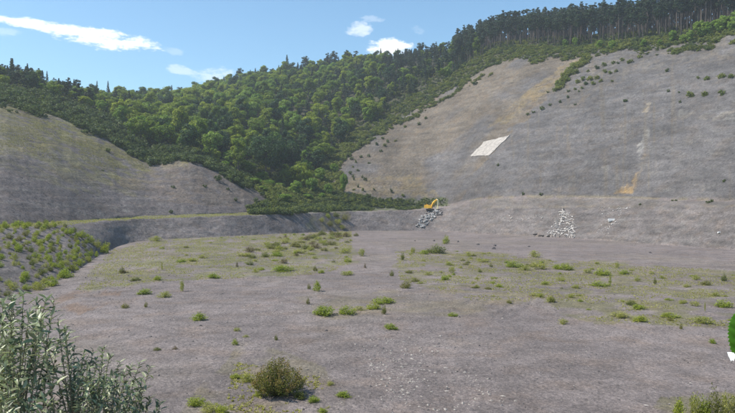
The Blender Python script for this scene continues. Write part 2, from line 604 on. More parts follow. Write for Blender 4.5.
# floor: dusty brown patches and mossy yellow-green ground
paint(isfl, (0.23, 0.195, 0.165), 0.55 * sm(n_big, 0.48, 0.68))
G1 = [(75, 290), (112, 250), (150, 241), (245, 236), (352, 231), (352, 262), (330, 272), (250, 278), (130, 284)]
G2 = [(395, 250), (470, 252), (640, 264), (740, 272), (740, 328), (600, 322), (540, 304), (470, 300), (400, 280)]
paint(isfl & in_poly(jx, jy, G1), (0.19, 0.185, 0.075), 0.75 * sm(n_sm, 0.36, 0.62))
paint(isfl & in_poly(jx, jy, G2), (0.195, 0.18, 0.085), 0.68 * sm(n_sm, 0.40, 0.64))
paint(isfl & in_poly(jx, jy, [(300, 296), (480, 286), (560, 300), (450, 318), (320, 320)]), (0.24, 0.20, 0.13), 0.5 * sm(n_sm, 0.35, 0.6))
paint(isfl & in_poly(jx, jy, [(200, 385), (240, 340), (330, 370), (350, 430), (170, 430)]), (0.22, 0.19, 0.12), 0.55 * sm(n_sm, 0.35, 0.6))
paint(isfl & in_poly(jx, jy, [(50, 300), (60, 288), (115, 290), (115, 300), (75, 312)]), (0.23, 0.15, 0.10), 0.6 * sm(n_sm, 0.4, 0.6))
paint(isfl & in_poly(jx, jy, [(660, 400), (740, 390), (740, 430), (650, 430)]), (0.2, 0.18, 0.08), 0.6 * sm(n_sm, 0.35, 0.6))
# banks and bench
paint(isb, (0.185, 0.163, 0.156), 0.8 * np.ones_like(X))
paint(isb & (jx > 460), (0.20, 0.175, 0.165), 0.8 * np.ones_like(X))
paint(isb & in_poly(jx, jy, [(300, 236), (310, 210), (350, 210), (345, 236)]), (0.20, 0.175, 0.085), 0.7 * sm(n_sm, 0.35, 0.6))
paint(isbe & (PX < 300), (0.19, 0.185, 0.08), 0.7 * sm(n_sm, 0.2, 0.45))
paint(isbe & (PX > 450), (0.205, 0.18, 0.155), 0.7 * sm(n_sm, 0.3, 0.6))
# left scree: lichen and thin grass on its upper part, dark slate below
left = iss & (PX < 300)
paint(left, (0.150, 0.130, 0.125), 0.8 * np.ones_like(X))
for off, am in ((-12, 0.5), (0, 0.45), (14, 0.4), (30, 0.35)):
    jyw = PY + (fbm(X / 16, D / 16, 44) - 0.5) * 46
    paint(left & in_poly(jx, jyw, [(-500, 40), (0, 80), (60, 90), (110, 100), (190, 140), (190, 158 + off * 0.3), (150, 168 + off * 0.6), (90, 160 + off), (0, 146 + off), (-500, 136 + off)]),
          (0.215, 0.195, 0.070), am * sm(n_sm, 0.32, 0.56))
paint(left & in_poly(jx, jy, [(-500, 60), (0, 100), (60, 118), (110, 138), (60, 140), (0, 128), (-500, 100)]), (0.21, 0.18, 0.11), 0.5 * sm(n_big, 0.4, 0.6))
paint(left & in_poly(jx, jy, [(110, 185), (170, 160), (250, 180), (290, 205), (180, 205)]), (0.205, 0.162, 0.125), 0.65 * sm(n_sm, 0.3, 0.55))
paint(left & in_poly(jx, jy, [(60, 213), (130, 206), (140, 212), (70, 219)]), (0.30, 0.28, 0.25), 0.6 * sm(n_sm, 0.45, 0.6))
# right scree: brown weathered face, grey slate face beyond the diagonal
right = iss & (PX >= 300)
paint(right, (0.146, 0.139, 0.138), 0.8 * np.ones_like(X))
brown = [(320, 205), (330, 140), (440, 80), (500, 50), (600, 45), (560, 82), (520, 120), (488, 158), (452, 203)]
paint(right & in_poly(jx, jy, brown), (0.205, 0.163, 0.118), 0.8 * sm(n_big, 0.25, 0.55))
paint(right & in_poly(jx, jy, [(330, 205), (335, 178), (420, 175), (445, 200)]), (0.26, 0.205, 0.11), 0.6 * sm(n_sm, 0.35, 0.6))
paint(right & in_poly(jx, jy, [(486, 132), (500, 112), (560, 66), (590, 58), (545, 92), (510, 120)]), (0.30, 0.225, 0.11), 0.55 * sm(n_sm, 0.3, 0.55))
paint(right & in_poly(jx, jy, [(540, 100), (600, 55), (735, 30), (735, 60), (640, 70), (570, 110)]), (0.225, 0.19, 0.15), 0.45 * sm(n_sm, 0.35, 0.6))
jx2, jy2 = PX + (n_sm - 0.5) * 5, PY + (n_sm - 0.5) * 3
n_fine = fbm(X / 1.1, D / 2.2, 54)
paint(right & in_poly(jx2, jy2, [(614, 193.5), (619, 187), (630, 184), (637, 170), (639, 168), (636, 186), (632, 193)]), (0.40, 0.27, 0.13), 0.8 * sm(n_fine, 0.32, 0.6))
paint(right & in_poly(jx2, jy2, [(616, 193), (619, 188), (633, 185), (631, 193)]), (0.44, 0.29, 0.13), 0.65 * sm(n_fine, 0.25, 0.55))
paint(right & in_poly(jx2, jy2, [(632, 188), (636, 176), (645, 150), (648, 150), (641, 175), (636, 190)]), (0.28, 0.22, 0.15), 0.5 * sm(n_fine, 0.3, 0.6))
paint(right & in_poly(jx2, jy2, [(638, 148), (645, 128), (651, 126), (646, 146), (640, 160)]), (0.36, 0.34, 0.31), 0.75 * sm(n_fine, 0.3, 0.6))
paint(right & in_poly(jx2, jy2, [(643, 112), (648, 103), (652, 103), (647, 114)]), (0.36, 0.31, 0.24), 0.8 * sm(n_fine, 0.25, 0.5))
paint(right & in_poly(jx2, jy2, [(600, 168), (612, 158), (626, 160), (606, 172)]), (0.29, 0.28, 0.26), 0.6 * sm(n_sm, 0.4, 0.6))
paint(right & in_poly(jx2, jy2, [(680, 112), (735, 112), (735, 121), (680, 119)]), (0.30, 0.28, 0.25), 0.5 * sm(n_sm, 0.45, 0.6))
# level strata on the worked faces, tan edges of the bench below the grey scree
strata = fbm(X / 45, Z / 0.9, 60, 3)
stm = (iss | isb) * (0.93 + 0.14 * sm(strata, 0.3, 0.7)) + ~(iss | isb) * 1.0
tint = tint * stm[..., None]
patchy = fbm(X / 9, D / 12, 22, 4)
tint = tint * ((iss * (0.93 + 0.15 * sm(patchy, 0.3, 0.7)) + ~iss * 1.0)[..., None])
rowi = np.arange(NR)[:, None]
e_row, b_row = NFL + 16, NFL + 22
paint((np.abs(rowi - b_row) <= 0) & (PX > 470), (0.25, 0.21, 0.14), 0.7 * sm(n_sm, 0.3, 0.55))
paint((np.abs(rowi - e_row) <= 0) & (PX > 470), (0.24, 0.205, 0.16), 0.7 * sm(n_sm, 0.3, 0.55))
paint((rowi > e_row) & (rowi < b_row - 1) & (PX > 470), (0.165, 0.148, 0.135), 0.55 * np.ones_like(X))
paint((isbe | iss) & in_poly(jx2, jy2, [(290, 214), (300, 196), (400, 198.5), (448, 198.5), (449, 205.5), (412, 209.5), (345, 212)]), (0.10, 0.125, 0.038), 0.85 * sm(n_sm, 0.2, 0.45))
runs = fbm(PX / 2.2 + Z / 60, Z / 55, 33, 3)
paint(right, (0.215, 0.175, 0.125), 0.5 * sm(runs, 0.60, 0.74) * sm(n_big, 0.35, 0.6))
paint(iss | isb, (0.25, 0.235, 0.215), 0.35 * sm(fbm(X / 1.3, Z / 0.9, 27, 3), 0.58, 0.75))
paint(iss | isb, (0.075, 0.068, 0.064), 0.40 * sm(fbm(X / 1.5, Z / 0.8, 37, 3), 0.56, 0.75))
# hill soil under vegetation
paint(ish, (0.055, 0.060, 0.024), 0.9 * np.ones_like(X))


def ground_piece(name, r0, r1, mat):
    V = GV[r0:r1 + 1].reshape(-1, 3)
    nr = r1 - r0
    idx = np.arange((nr + 1) * NC).reshape(nr + 1, NC)
    Fq = np.stack([idx[:-1, :-1], idx[:-1, 1:], idx[1:, 1:], idx[1:, :-1]], -1).reshape(-1, 4)
    me = mk_mesh(name, V, Fq, tint[r0:r1 + 1].reshape(-1, 3), [mat], True)
    return add(name, me, kind='structure')


a0 = NFL
a1 = a0 + 16 + 6
a2 = a1 + 110
a3 = NR - 1
ground_piece('quarry_floor', 0, a0, M_floor)
ground_piece('quarry_bank', a0, a1, M_bank)
ground_piece('scree_slope', a1, a2, M_scree)
ground_piece('hillside', a2, a3, M_hill)

# bank under the viewpoint: level top, then falling to the floor below the frame
nx, ny = 121, 70
bx_, by_ = np.meshgrid(np.linspace(-60, 60, nx), np.linspace(-25, 30, ny))
bz = np.where(by_ < 1.6, 10.9, np.maximum(10.9 - (by_ - 1.6) * 0.62, -0.35))
bz = bz + (fbm(bx_ / 3, by_ / 3, 3) - 0.5) * 0.25 * (np.hypot(bx_, by_) > 1.0)
idx = np.arange(nx * ny).reshape(ny, nx)
Fq = np.stack([idx[:-1, :-1], idx[:-1, 1:], idx[1:, 1:], idx[1:, :-1]], -1).reshape(-1, 4)
bankV = np.stack([bx_, by_, bz], -1).reshape(-1, 3)
add('viewing_bank', mk_mesh('viewing_bank', bankV, Fq, np.tile(np.array([0.18, 0.165, 0.13]), (nx * ny, 1)), [M_floor], True), kind='structure')

# ---- ray casting against the ground
idx = np.arange(NR * NC).reshape(NR, NC)
Fall = np.stack([idx[:-1, :-1], idx[:-1, 1:], idx[1:, 1:], idx[1:, :-1]], -1).reshape(-1, 4)
BVH = BVHTree.FromPolygons(GV.reshape(-1, 3).tolist(), Fall.tolist())
BVH_NEAR = BVHTree.FromPolygons(bankV.tolist(), Fq.tolist())
CAM = Vector((0, 0, EYE))


def hit(px, py):
    d = Vector(((px - CX) / F, 1.0, (CY - py) / F)).normalized()
    p, n, i, t = BVH.ray_cast(CAM, d)
    return p


def gz(x, y, near=False):
    p, n, i, t = (BVH_NEAR if near else BVH).ray_cast(Vector((x, y, 900)), Vector((0, 0, -1)))
    return p.z if p is not None else 0.0


# face sampling by region of the ground
fc_px = (PX[:-1, :-1] + PX[1:, 1:]) / 2
fc_py = (PY[:-1, :-1] + PY[1:, 1:]) / 2
fc_id = np.broadcast_to(RID[1:, None], fc_px.shape)
A_, B_, C_, D_ = GV[:-1, :-1], GV[:-1, 1:], GV[1:, 1:], GV[1:, :-1]
fc_area = 0.5 * np.linalg.norm(np.cross(C_ - A_, D_ - B_), axis=-1)


def sample(mask, n, min_d=0.0, noise_k=None, thr=0.5, nscale=15.0):
    """n points spread evenly over the ground faces in mask (optionally only where a noise exceeds thr)"""
    if noise_k is not None:
        cx_, cy_ = (A_[..., 0] + C_[..., 0]) / 2, (A_[..., 1] + C_[..., 1]) / 2
        mask = mask & (fbm(cx_ / nscale, cy_ / nscale, noise_k) > thr)
    w = (fc_area * mask).ravel()
    tot = w.sum()
    if tot <= 0:
        return np.zeros((0, 3))
    f = rng.choice(w.size, size=n, p=w / tot)
    u, v = rng.random(n)[:, None], rng.random(n)[:, None]
    a, b, c, d = [q.reshape(-1, 3)[f] for q in (A_, B_, C_, D_)]
    p = (a * (1 - u) + b * u) * (1 - v) + (d * (1 - u) + c * u) * v
    if min_d > 0:
        cell, keep = {}, []
        for i, q in enumerate(p):
            kx, ky = int(q[0] // min_d), int(q[1] // min_d)
            ok = True
            for ax in (-1, 0, 1):
                for ay in (-1, 0, 1):
                    for j in cell.get((kx + ax, ky + ay), ()):
                        if (p[j][0] - q[0]) ** 2 + (p[j][1] - q[1]) ** 2 < min_d * min_d:
                            ok = False
                            break
            if ok:
                cell.setdefault((kx, ky), []).append(i)
                keep.append(i)
        p = p[keep]
    return p


fm = fc_id == 0


def topx(p):
    return CX + F * p[0] / p[1], CY - F * (p[2] - EYE) / p[1]


# ------------------------------------------------------------------ foliage meshes
def leaf_cards(C, Nrm, L, W, g, r):
    """one pointed quad per leaf: C centres, Nrm facing"""
    n = len(C)
    t = g.normal(size=(n, 3))
    t -= Nrm * (t * Nrm).sum(1)[:, None]
    t /= np.linalg.norm(t, axis=1)[:, None] + 1e-9
    b = np.cross(Nrm, t)
    L = L * (0.6 + 0.8 * g.random(n))[:, None]
    W = W * (0.6 + 0.8 * g.random(n))[:, None]
    V = np.stack([C - t * L, C - b * W + t * L * 0.1, C + t * L, C + b * W + t * L * 0.1], 1).reshape(-1, 3)
    Fq = np.arange(n * 4).reshape(n, 4)
    col = np.zeros((n, 4, 3))
    col[:, :, 0] = g.random(n)[:, None]
    col[:, :, 1] = r[:, None]
    return V, Fq, col.reshape(-1, 3)


def unit(n, g):
    v = g.normal(size=(n, 3))
    return v / np.linalg.norm(v, axis=1)[:, None]


def crown_mesh(name, mat, rx, rz, zc, nclump, nleaf, lsize, seed, cl_r=0.32, squash=0.75, cone=0.0, flat=1.0):
    g = np.random.default_rng(seed)
    d = unit(nclump, g)
    rad = 0.35 + 0.72 * g.random(nclump) ** 0.7
    c = d * rad[:, None] * np.array([rx, rx, rz]) * (1 - cl_r * 0.5)
    if cone:
        hfrac = (c[:, 2] / rz + 1) / 2
        c[:, :2] *= (1 - cone * hfrac)[:, None] * 1.25
    c[:, 2] += zc
    c[:, 0] += g.normal(0, 0.06 * rx)
    per = nleaf // nclump
    Cs, Ns, rs = [], [], []
    for k in range(nclump):
        u = unit(per, g)
        cr = cl_r * rx * (0.5 + 0.85 * g.random())
        rr = cr * (0.55 + 0.5 * g.random(per)) 
        p = c[k] + u * rr[:, None] * np.array([1, 1, squash])
        nn = u + g.normal(0, 0.45, (per, 3)) + np.array([0, 0, 0.35])
        nn /= np.linalg.norm(nn, axis=1)[:, None]
        Cs.append(p)
        Ns.append(nn)
        rs.append(np.full(per, g.random()))
    V, Fq, col = leaf_cards(np.concatenate(Cs), np.concatenate(Ns), lsize, lsize * 0.62, g, np.concatenate(rs))
    return mk_mesh(name, V, Fq, col, [mat])


def trunk_mesh(name, h, r, mat, limbs=5, lean=0.03, seed=0, zl=(0.35, 0.7), ll=0.3):
    g = random.Random(seed)
    m_ = MB()
    pts = [(g.uniform(-1, 1) * lean * h * t, g.uniform(-1, 1) * lean * h * t, h * t - 0.5 * (t == 0)) for t in (0, 0.15, 0.4, 0.7, 1.0)]
    m_.tube(pts, [r * 1.35, r, r * 0.8, r * 0.55, r * 0.15], 6)
    for k in range(limbs):
        t = g.uniform(*zl)
        z0 = h * t
        a = k * 2.4 + g.uniform(-0.4, 0.4)
        L = ll * h * g.uniform(0.7, 1.1)
        m_.tube([(0, 0, z0), (math.cos(a) * L * 0.5, math.sin(a) * L * 0.5, z0 + L * 0.35), (math.cos(a) * L, math.sin(a) * L, z0 + L * 0.8)],
                [r * 0.4, r * 0.28, r * 0.08], 4)
    return m_.mesh(name, mat, True)


BROAD = []
for k in range(6):
    mat = (M_leafA, M_leafA, M_leafA, M_leafD, M_leafA, M_leafL)[k]
    rx = (5.2, 3.7, 5.9, 4.8, 3.4, 3.8)[k]
    rz = (4.6, 6.0, 4.0, 5.6, 5.2, 4.2)[k]
    zc = (6.8, 7.8, 6.0, 7.2, 6.6, 5.6)[k]
    BROAD.append((crown_mesh('broad_crown', mat, rx, rz, zc, (34, 26, 40, 30, 22, 30)[k], 4400, 0.33, 100 + k, (0.36, 0.44, 0.30, 0.38, 0.46, 0.38)[k]),
                  trunk_mesh('broad_trunk', zc + 1.5, 0.24, M_bark, 5, 0.03, k)))
PINE = []
for k in range(5):
    h = (25, 27, 24, 28, 26)[k]
    g = np.random.default_rng(300 + k)
    me = crown_mesh('pine_crown', M_pine, (3.0, 2.7, 3.3, 2.6, 3.1)[k], (6.6, 7.6, 6.0, 7.8, 7.0)[k], h - (5.8, 6.8, 5.4, 6.8, 6.2)[k], 32, 2200, 0.32, 300 + k, 0.38, 0.5, 0.45)
    PINE.append((me, trunk_mesh('pine_trunk', h, 0.24, M_pinebark, 9, 0.012, 40 + k, (0.45, 0.9), 0.085)))
def cone_mesh(name, mat, h, Rb, seed, nleaf=2600, lsize=0.28):
    g = np.random.default_rng(seed)
    Cs, Ns, rs = [], [], []
    ncl = 46
    for k in range(ncl):
        t = (k + g.random()) / ncl
        t = t ** 1.25
        z = h * (0.12 + 0.86 * t)
        r = Rb * (1 - t) ** 0.85 * (0.75 + 0.4 * g.random()) + 0.12
        a = k * 2.39996 + g.normal(0, 0.3)
        cr = 0.38 * r + 0.35
        c = np.array([math.cos(a) * max(0.0, r - cr * 0.6), math.sin(a) * max(0.0, r - cr * 0.6), z])
        per = nleaf // ncl
        u = unit(per, g)
        p = c + u * (cr * (0.4 + 0.65 * g.random(per)))[:, None] * np.array([1, 1, 0.6])
        nn = u + g.normal(0, 0.5, (per, 3)) + np.array([0, 0, 0.2])
        nn /= np.linalg.norm(nn, axis=1)[:, None]
        Cs.append(p)
        Ns.append(nn)
        rs.append(np.full(per, g.random()))
    V, Fq, col = leaf_cards(np.concatenate(Cs), np.concatenate(Ns), lsize, lsize * 0.5, g, np.concatenate(rs))
    return mk_mesh(name, V, Fq, col, [mat])


CONI = []
for k in range(3):
    h = (15, 17, 14)[k]
    me = cone_mesh('conifer_crown', M_pine, h, (3.3, 2.9, 3.8)[k], 360 + k)
    CONI.append((me, trunk_mesh('conifer_trunk', h * 0.98, 0.22, M_bark, 5, 0.01, 60 + k, (0.2, 0.7), 0.08)))


for k in range(3):
    me = crown_mesh('conifer_crown', M_pine, (3.2, 2.6, 3.6)[k], (6.0, 7.0, 5.2)[k], (8.2, 9.4, 7.6)[k], 34, 2600, 0.30, 380 + k, 0.34, 0.6, 0.35)
    CONI.append((me, trunk_mesh('conifer_trunk', (13, 15, 12)[k], 0.22, M_bark, 5, 0.02, 70 + k, (0.2, 0.7), 0.12)))


def weed_mesh(name, mat, n, lsize, seed, w=0.5, h=1.0, spiky=0.5, mats=None):
    """a bushy plant about 1 m across (w = half width) and h high, on z = 0"""
    g = np.random.default_rng(seed)
    nst = 30
    a = g.random(nst) * 2 * np.pi
    out = w * np.sqrt(g.random(nst))
    hh = h * (1 - 0.75 * (out / w) ** 2) * (0.75 + 0.35 * g.random(nst))
    tip = np.stack([np.cos(a) * out, np.sin(a) * out, hh], 1)
    k = g.integers(0, nst, n)
    t = g.random(n) ** 0.7
    C = tip[k] * np.stack([0.45 + 0.55 * t, 0.45 + 0.55 * t, t ** 0.9], 1)
    C += g.normal(0, 0.075, (n, 3)) * (w / 0.5)
    C[:, 2] = np.abs(C[:, 2]) + 0.01
    nn = unit(n, g) + np.array([0, 0, 0.5]) * (1 - spiky)
    nn /= np.linalg.norm(nn, axis=1)[:, None]
    V, Fq, col = leaf_cards(C, nn, lsize, lsize * (0.6 - 0.35 * spiky), g, (k / nst * 7.3) % 1.0)
    return mk_mesh(name, V, Fq, col, [mat])


def gorse_mesh(name, mat, seed):
    return crown_mesh(name, mat, 1.5, 1.0, 0.75, 12, 420, 0.20, seed, 0.42, 0.8)


GORSE = [gorse_mesh('gorse_foliage', M_gorse, 500 + k) for k in range(4)]
GORSEL = [gorse_mesh('gorse_foliage', M_gorseL, 520 + k) for k in range(3)]


# ------------------------------------------------------------------ masses: one object each, instanced by geometry nodes
def mass(name, pts, scl, meshes, label=None, cat=None, squash=None):
    """pts (n,3), scl (n,), meshes: list of lists of mesh data (a variant may be crown + trunk)"""
    n = len(pts)
    me = bpy.data.meshes.new(name)
    me.vertices.add(n)
    me.vertices.foreach_set('co', np.ascontiguousarray(pts, np.float32).ravel())
    for an, typ, dat in (('scl', 'FLOAT', scl), ('rot', 'FLOAT', rng.random(n) * 6.283), ('var', 'INT', rng.integers(0, len(meshes), n))):
        at = me.attributes.new(an, typ, 'POINT')
        at.data.foreach_set('value', np.ascontiguousarray(dat, np.float32 if typ == 'FLOAT' else np.int32))
    o = add(name, me, label=label, cat=cat, kind='stuff')
    ng = bpy.data.node_groups.new(name, 'GeometryNodeTree')
    ng.interface.new_socket('Geometry', in_out='INPUT', socket_type='NodeSocketGeometry')
    ng.interface.new_socket('Geometry', in_out='OUTPUT', socket_type='NodeSocketGeometry')
    t = NT(ng)
    gi, go = t.n('NodeGroupInput'), t.n('NodeGroupOutput')
    m2p = t.n('GeometryNodeMeshToPoints')
    t.link(gi.outputs[0], m2p.inputs[0])

    def attr(nm, typ):
        nd = t.n('GeometryNodeInputNamedAttribute', data_type=typ)
        nd.inputs[0].default_value = nm
        return nd.outputs[0]
    join = t.n('GeometryNodeJoinGeometry')
    cmb = t.n('ShaderNodeCombineXYZ')
    t.link(attr('rot', 'FLOAT'), cmb.inputs[2])
    for k, parts in enumerate(meshes):
        cmp_ = t.n('FunctionNodeCompare', data_type='INT', operation='EQUAL')
        t.link(attr('var', 'INT'), cmp_.inputs[2])
        cmp_.inputs[3].default_value = k
        srcj = t.n('GeometryNodeJoinGeometry')
        for pm in parts:
            so = SRC.get(pm.name)
            if so is None:
                so = bpy.data.objects.new('source_' + pm.name, pm)
                SRC[pm.name] = so
            oi = t.n('GeometryNodeObjectInfo', transform_space='ORIGINAL')
            oi.inputs[0].default_value = so
            t.link(oi.outputs['Geometry'], srcj.inputs[0])
        iop = t.n('GeometryNodeInstanceOnPoints')
        t.link(m2p.outputs[0], iop.inputs['Points'])
        t.link(cmp_.outputs[0], iop.inputs['Selection'])
        t.link(srcj.outputs[0], iop.inputs['Instance'])
        t.link(cmb.outputs[0], iop.inputs['Rotation'])
        t.link(attr('scl', 'FLOAT'), iop.inputs['Scale'])
        t.link(iop.outputs[0], join.inputs[0])
    t.link(join.outputs[0], go.inputs[0])
    md = o.modifiers.new('scatter', 'NODES')
    md.node_group = ng
    return o


SRC = {}


def tree(name, pair, loc, s, rz, label, group=None, cat='tree', sz=None):
    o = add(name, None, label=label, cat=cat, group=group, loc=loc, rot=(0, 0, rz), scale=(s, s, s if sz is None else sz))
    o.empty_display_size = 0.5
    add('trunk', pair[1], o)
    add('crown', pair[0], o)
    return o


# ------------------------------------------------------------------ the wood
wood = (fc_id == 5)
back = (fc_id == 6) & ((A_[..., 1] - np.interp(fc_px, PXS, dR)) < np.where(fc_px > 455, 185, 60))
inx = (fc_px > -330) & (fc_px < 1040)

# pines: the plantation along the crest of the grey scree
pine_pts = sample((wood | back) & inx & (fc_px > 455), 9000, 3.9, 63, 0.36, 9.0)
pine_pts = [p for p in pine_pts if topx(p)[0] > 478 or random.random() < 0.35]
pine_pts.sort(key=lambda p: p[1])
vis, rest = [], []
for p in pine_pts:
    u, v = topx(p)
    depth_in = p[1] - np.interp(u, PXS, dG)
    (vis if (-5 < u - 450 < 300 and depth_in < 38 and len(vis) < 300) else rest).append(p)
for i, p in enumerate(vis):
    k = random.randrange(5)
    s = random.uniform(0.74, 1.12) * (1 + 0.22 * min(1, max(0, (topx(p)[0] - 560) / 140)))
    tree('pine_tree', PINE[k], (p[0], p[1], p[2] - 0.3), s, random.uniform(0, 6.28),
         'tall dark pine with a bare trunk in the plantation above the grey scree', 'pines along the crest of the scree', sz=s * random.uniform(0.76, 1.14))
rest = np.array(rest)
mass('pine_wood', rest - [0, 0, 0.3], rng.uniform(0.82, 1.05, len(rest)), [list(q) for q in PINE], 'dark far pines filling the back of the plantation', 'wood')

# mixed broadleaf wood on the hillside behind
hand = [  # px, py of the base, width in px, variant, label
    (266, 176, 44, 3, 'large dark round-crowned tree at the foot of the wooded hillside'),
    (141, 143, 27, 0, 'bushy mid-green tree rising from the edge of the gorse'),
    (163, 146, 22, 3, 'dark round tree at the gorse edge beside the bushy mid-green tree'),
    (190, 152, 24, 3, 'dark tree just above the brown hump of the scree'),
    (213, 158, 22, 5, 'pale green tree between the dark trees above the brown hump'),
    (301, 190, 26, 0, 'green leafy tree in the gully beside the large dark tree'),
]
hand_xy = []
for (px, py, w, k, lab) in hand:
    p = hit(px, py)
    base_w = (5.2, 4.6, 5.6, 5.0, 4.2, 3.8)[k] * 2.1
    s = w / F * p.y / base_w
    pair = BROAD[k]
    if s > 2.0:                                  # the big tree gets its own finer crown
        pair = (crown_mesh('big_crown', M_leafD, 5.0, 4.6, 6.0, 60, 11000, 0.17, 190, 0.28), BROAD[k][1])
    tree('broadleaf_tree', pair, (p.x, p.y, p.z - 0.4), s, random.uniform(0, 6.28), lab)
    hand_xy.append((p.x, p.y, s * 5))
pts = sample((wood | back) & inx & (fc_px < 500), 30000, 6.7)
bro, con = [], []
for p in pts:
    u, v = topx(p)
    if any((p[0] - a) ** 2 + (p[1] - b) ** 2 < (c * 0.9) ** 2 for a, b, c in hand_xy):
        continue
    if u > 478:
        continue
    depth_in = (p[1] - np.interp(u, PXS, dG)) / (np.interp(u, PXS, dR) - np.interp(u, PXS, dG))
    pc = 0.10
    if u < 45:
        pc = 0.45
    if 385 < u < 480:
        pc = 0.75
    elif 300 < u <= 385:
        pc = 0.28
    if 230 < u < 400 and depth_in > 0.9:
        pc = 0.45
    (con if random.random() < pc else bro).append(p)
bro.sort(key=lambda p: p[1])
con.sort(key=lambda p: p[1])
vb = [p for p in bro if -6 < topx(p)[0] < 742 and p[1] < np.interp(topx(p)[0], PXS, dR) + 6][:270]
ids = set(id(p) for p in vb)
rb = np.array([p for p in bro if id(p) not in ids])
names = ['mid-green rounded broadleaf tree', 'tall mid-green broadleaf tree', 'broad spreading green tree', 'dark green dense broadleaf tree', 'small fresh green tree', 'light yellow-green broadleaf tree']
tall = lambda: random.choice((random.uniform(0.55, 0.95), random.uniform(0.8, 1.2), random.uniform(1.1, 1.5)))
for p in vb:
    k = random.choices(range(6), (5, 5, 5, 3, 5, 5))[0]
    s = tall() * (0.62 if topx(p)[0] < 120 else 1.0)
    tree('broadleaf_tree', BROAD[k], (p[0], p[1], p[2] - 0.4), s, random.uniform(0, 6.28),
         names[k] + ' in the lower part of the hillside wood', 'broadleaf trees of the hillside wood', sz=s * random.uniform(0.8, 1.25))
rsc = np.array([0.68 if topx(q)[0] < 120 else 1.0 for q in rb])
mass('broadleaf_wood', rb - [0, 0, 0.4], rsc * (0.55 + 0.9 * rng.random(len(rb)) ** 1.3), [list(q) for q in BROAD] + [list(BROAD[0]), list(BROAD[1]), list(BROAD[5])],
     'green broadleaf wood covering the upper hillside up to the ridge', 'wood')
vc = [p for p in con if -6 < topx(p)[0] < 742 and p[1] < np.interp(topx(p)[0], PXS, dR) + 6][:290]
ids = set(id(p) for p in vc)
rc = np.array([p for p in con if id(p) not in ids])
for p in vc:
    u = topx(p)[0]
    s = random.uniform(0.75, 1.15)
    if 385 < u < 480:
        k = random.randrange(5)
        s2 = random.uniform(0.55, 0.75)
        if random.random() < 0.5:
            tree('pine_tree', PINE[k], (p[0], p[1], p[2] - 0.3), s2 * 1.1, random.uniform(0, 6.28),
                 'dark pine among the conifers where plantation and broadleaf wood meet', 'conifers at the edge of the wood', sz=s2)
            continue
    k = random.choice((0, 1, 2, 3, 3, 4, 4, 5, 5))
    s *= 0.9
    lab = ('dark conifer on the ridge above the gorse' if u < 45 else
           'dark conifer standing by the upper edge of the scree' if u > 385 else 'dark conifer standing among the broadleaf trees')
    tree('conifer_tree', CONI[k], (p[0], p[1], p[2] - 0.4), s, random.uniform(0, 6.28), lab,
         'conifers on the ridge' if u < 45 else 'conifers at the edge of the wood' if u > 385 else 'conifers among the broadleaf trees')
if len(rc):
    mass('conifer_wood', rc - [0, 0, 0.4], rng.uniform(0.75, 1.1, len(rc)), [list(q) for q in CONI], 'dark conifers scattered through the far wood', 'wood')

und = (fc_id == 5) & inx & ((A_[..., 1] - np.interp(fc_px, PXS, dG)) < 75)
p = sample(und, 5200, 2.4)
mass('undergrowth', p - [0, 0, 0.2], rng.uniform(0.8, 1.7, len(p)), [[GORSE[0]], [GORSE[1]], [GORSEL[1]]], 'dark undergrowth under the lowest trees of the wood', 'undergrowth')
for (px, ytop, wd, k) in [(4, 62, 11, 0), (11, 57, 9, 1), (17, 62, 10, 2), (24, 67, 8, 0), (33, 69, 9, 2), (38, 66, 8, 0), (47, 70, 6, 1), (55, 76, 7, 0), (97, 80, 6, 1), (108, 80, 6, 1), (125, 85, 6, 0),
                          (75, 80, 7, 2), (62, 79, 7, 0), (240, 66, 8, 2), (287, 54, 8, 1), (305, 54, 8, 2), (327, 51, 8, 0), (334, 49, 8, 2), (347, 48, 9, 0), (356, 48, 8, 1), (421, 40, 9, 2), (180, 85, 7, 2)]:
    Yc = float(np.interp(px, PXS, dR)) - 4
    xw = (px - CX) / F * Yc
    zg = gz(xw, Yc)
    hgt = EYE + (CY - ytop) / F * Yc - zg
    if px not in (47, 97, 108, 287, 11):
        k += 3
    hm_ = (15, 17, 14, 14.2, 16.4, 12.8)[k]
    o = tree('conifer_tree', CONI[k], (xw, Yc, zg - 0.4), wd / F * Yc / 6.6, random.uniform(0, 6.28),
             'dark conifer breaking the skyline of the ridge', 'conifers on the skyline', sz=max(0.6, hgt / (hm_ * 1.02)))
# ------------------------------------------------------------------ gorse and scrub masses
jpx = fc_px + (fbm(A_[..., 0] / 10, A_[..., 1] / 10, 41) - 0.5) * 14
jpy = fc_py + (fbm(A_[..., 0] / 10, A_[..., 1] / 10, 45) - 0.5) * 8
m4 = (fc_id == 4)
gl = m4 & (fc_px < 250)
crow = np.broadcast_to(np.arange(NR - 1)[:, None], fc_px.shape)
nearC = (crow >= a2 - 12) & (crow < a2)
ragged = nearC & (fbm(A_[..., 0] / 9, A_[..., 1] / 9, 62) > 0.42 + 0.020 * (a2 - crow))
p = sample((gl | (ragged & (fc_px < 250))) & (fc_px > -330), 6500, 1.7)
mass('gorse_scrub', p - [0, 0, 0.1], 0.6 + 1.5 * rng.random(len(p)) ** 2, [[q] for q in GORSE], 'dark gorse scrub covering the spur above the scree and below the wood', 'scrub')
gr = m4 & (fc_px >= 300) & (fc_px < 1040)
p = sample(gr | (ragged & (fc_px > 330) & (fc_px < 1040)), 9000, 1.3)
mass('crest_scrub', p - [0, 0, 0.1], 0.45 + 1.1 * rng.random(len(p)) ** 1.6, [[q] for q in GORSEL] + [[GORSE[1]]], 'green gorse and bracken fringe between the scree and the wood', 'scrub')
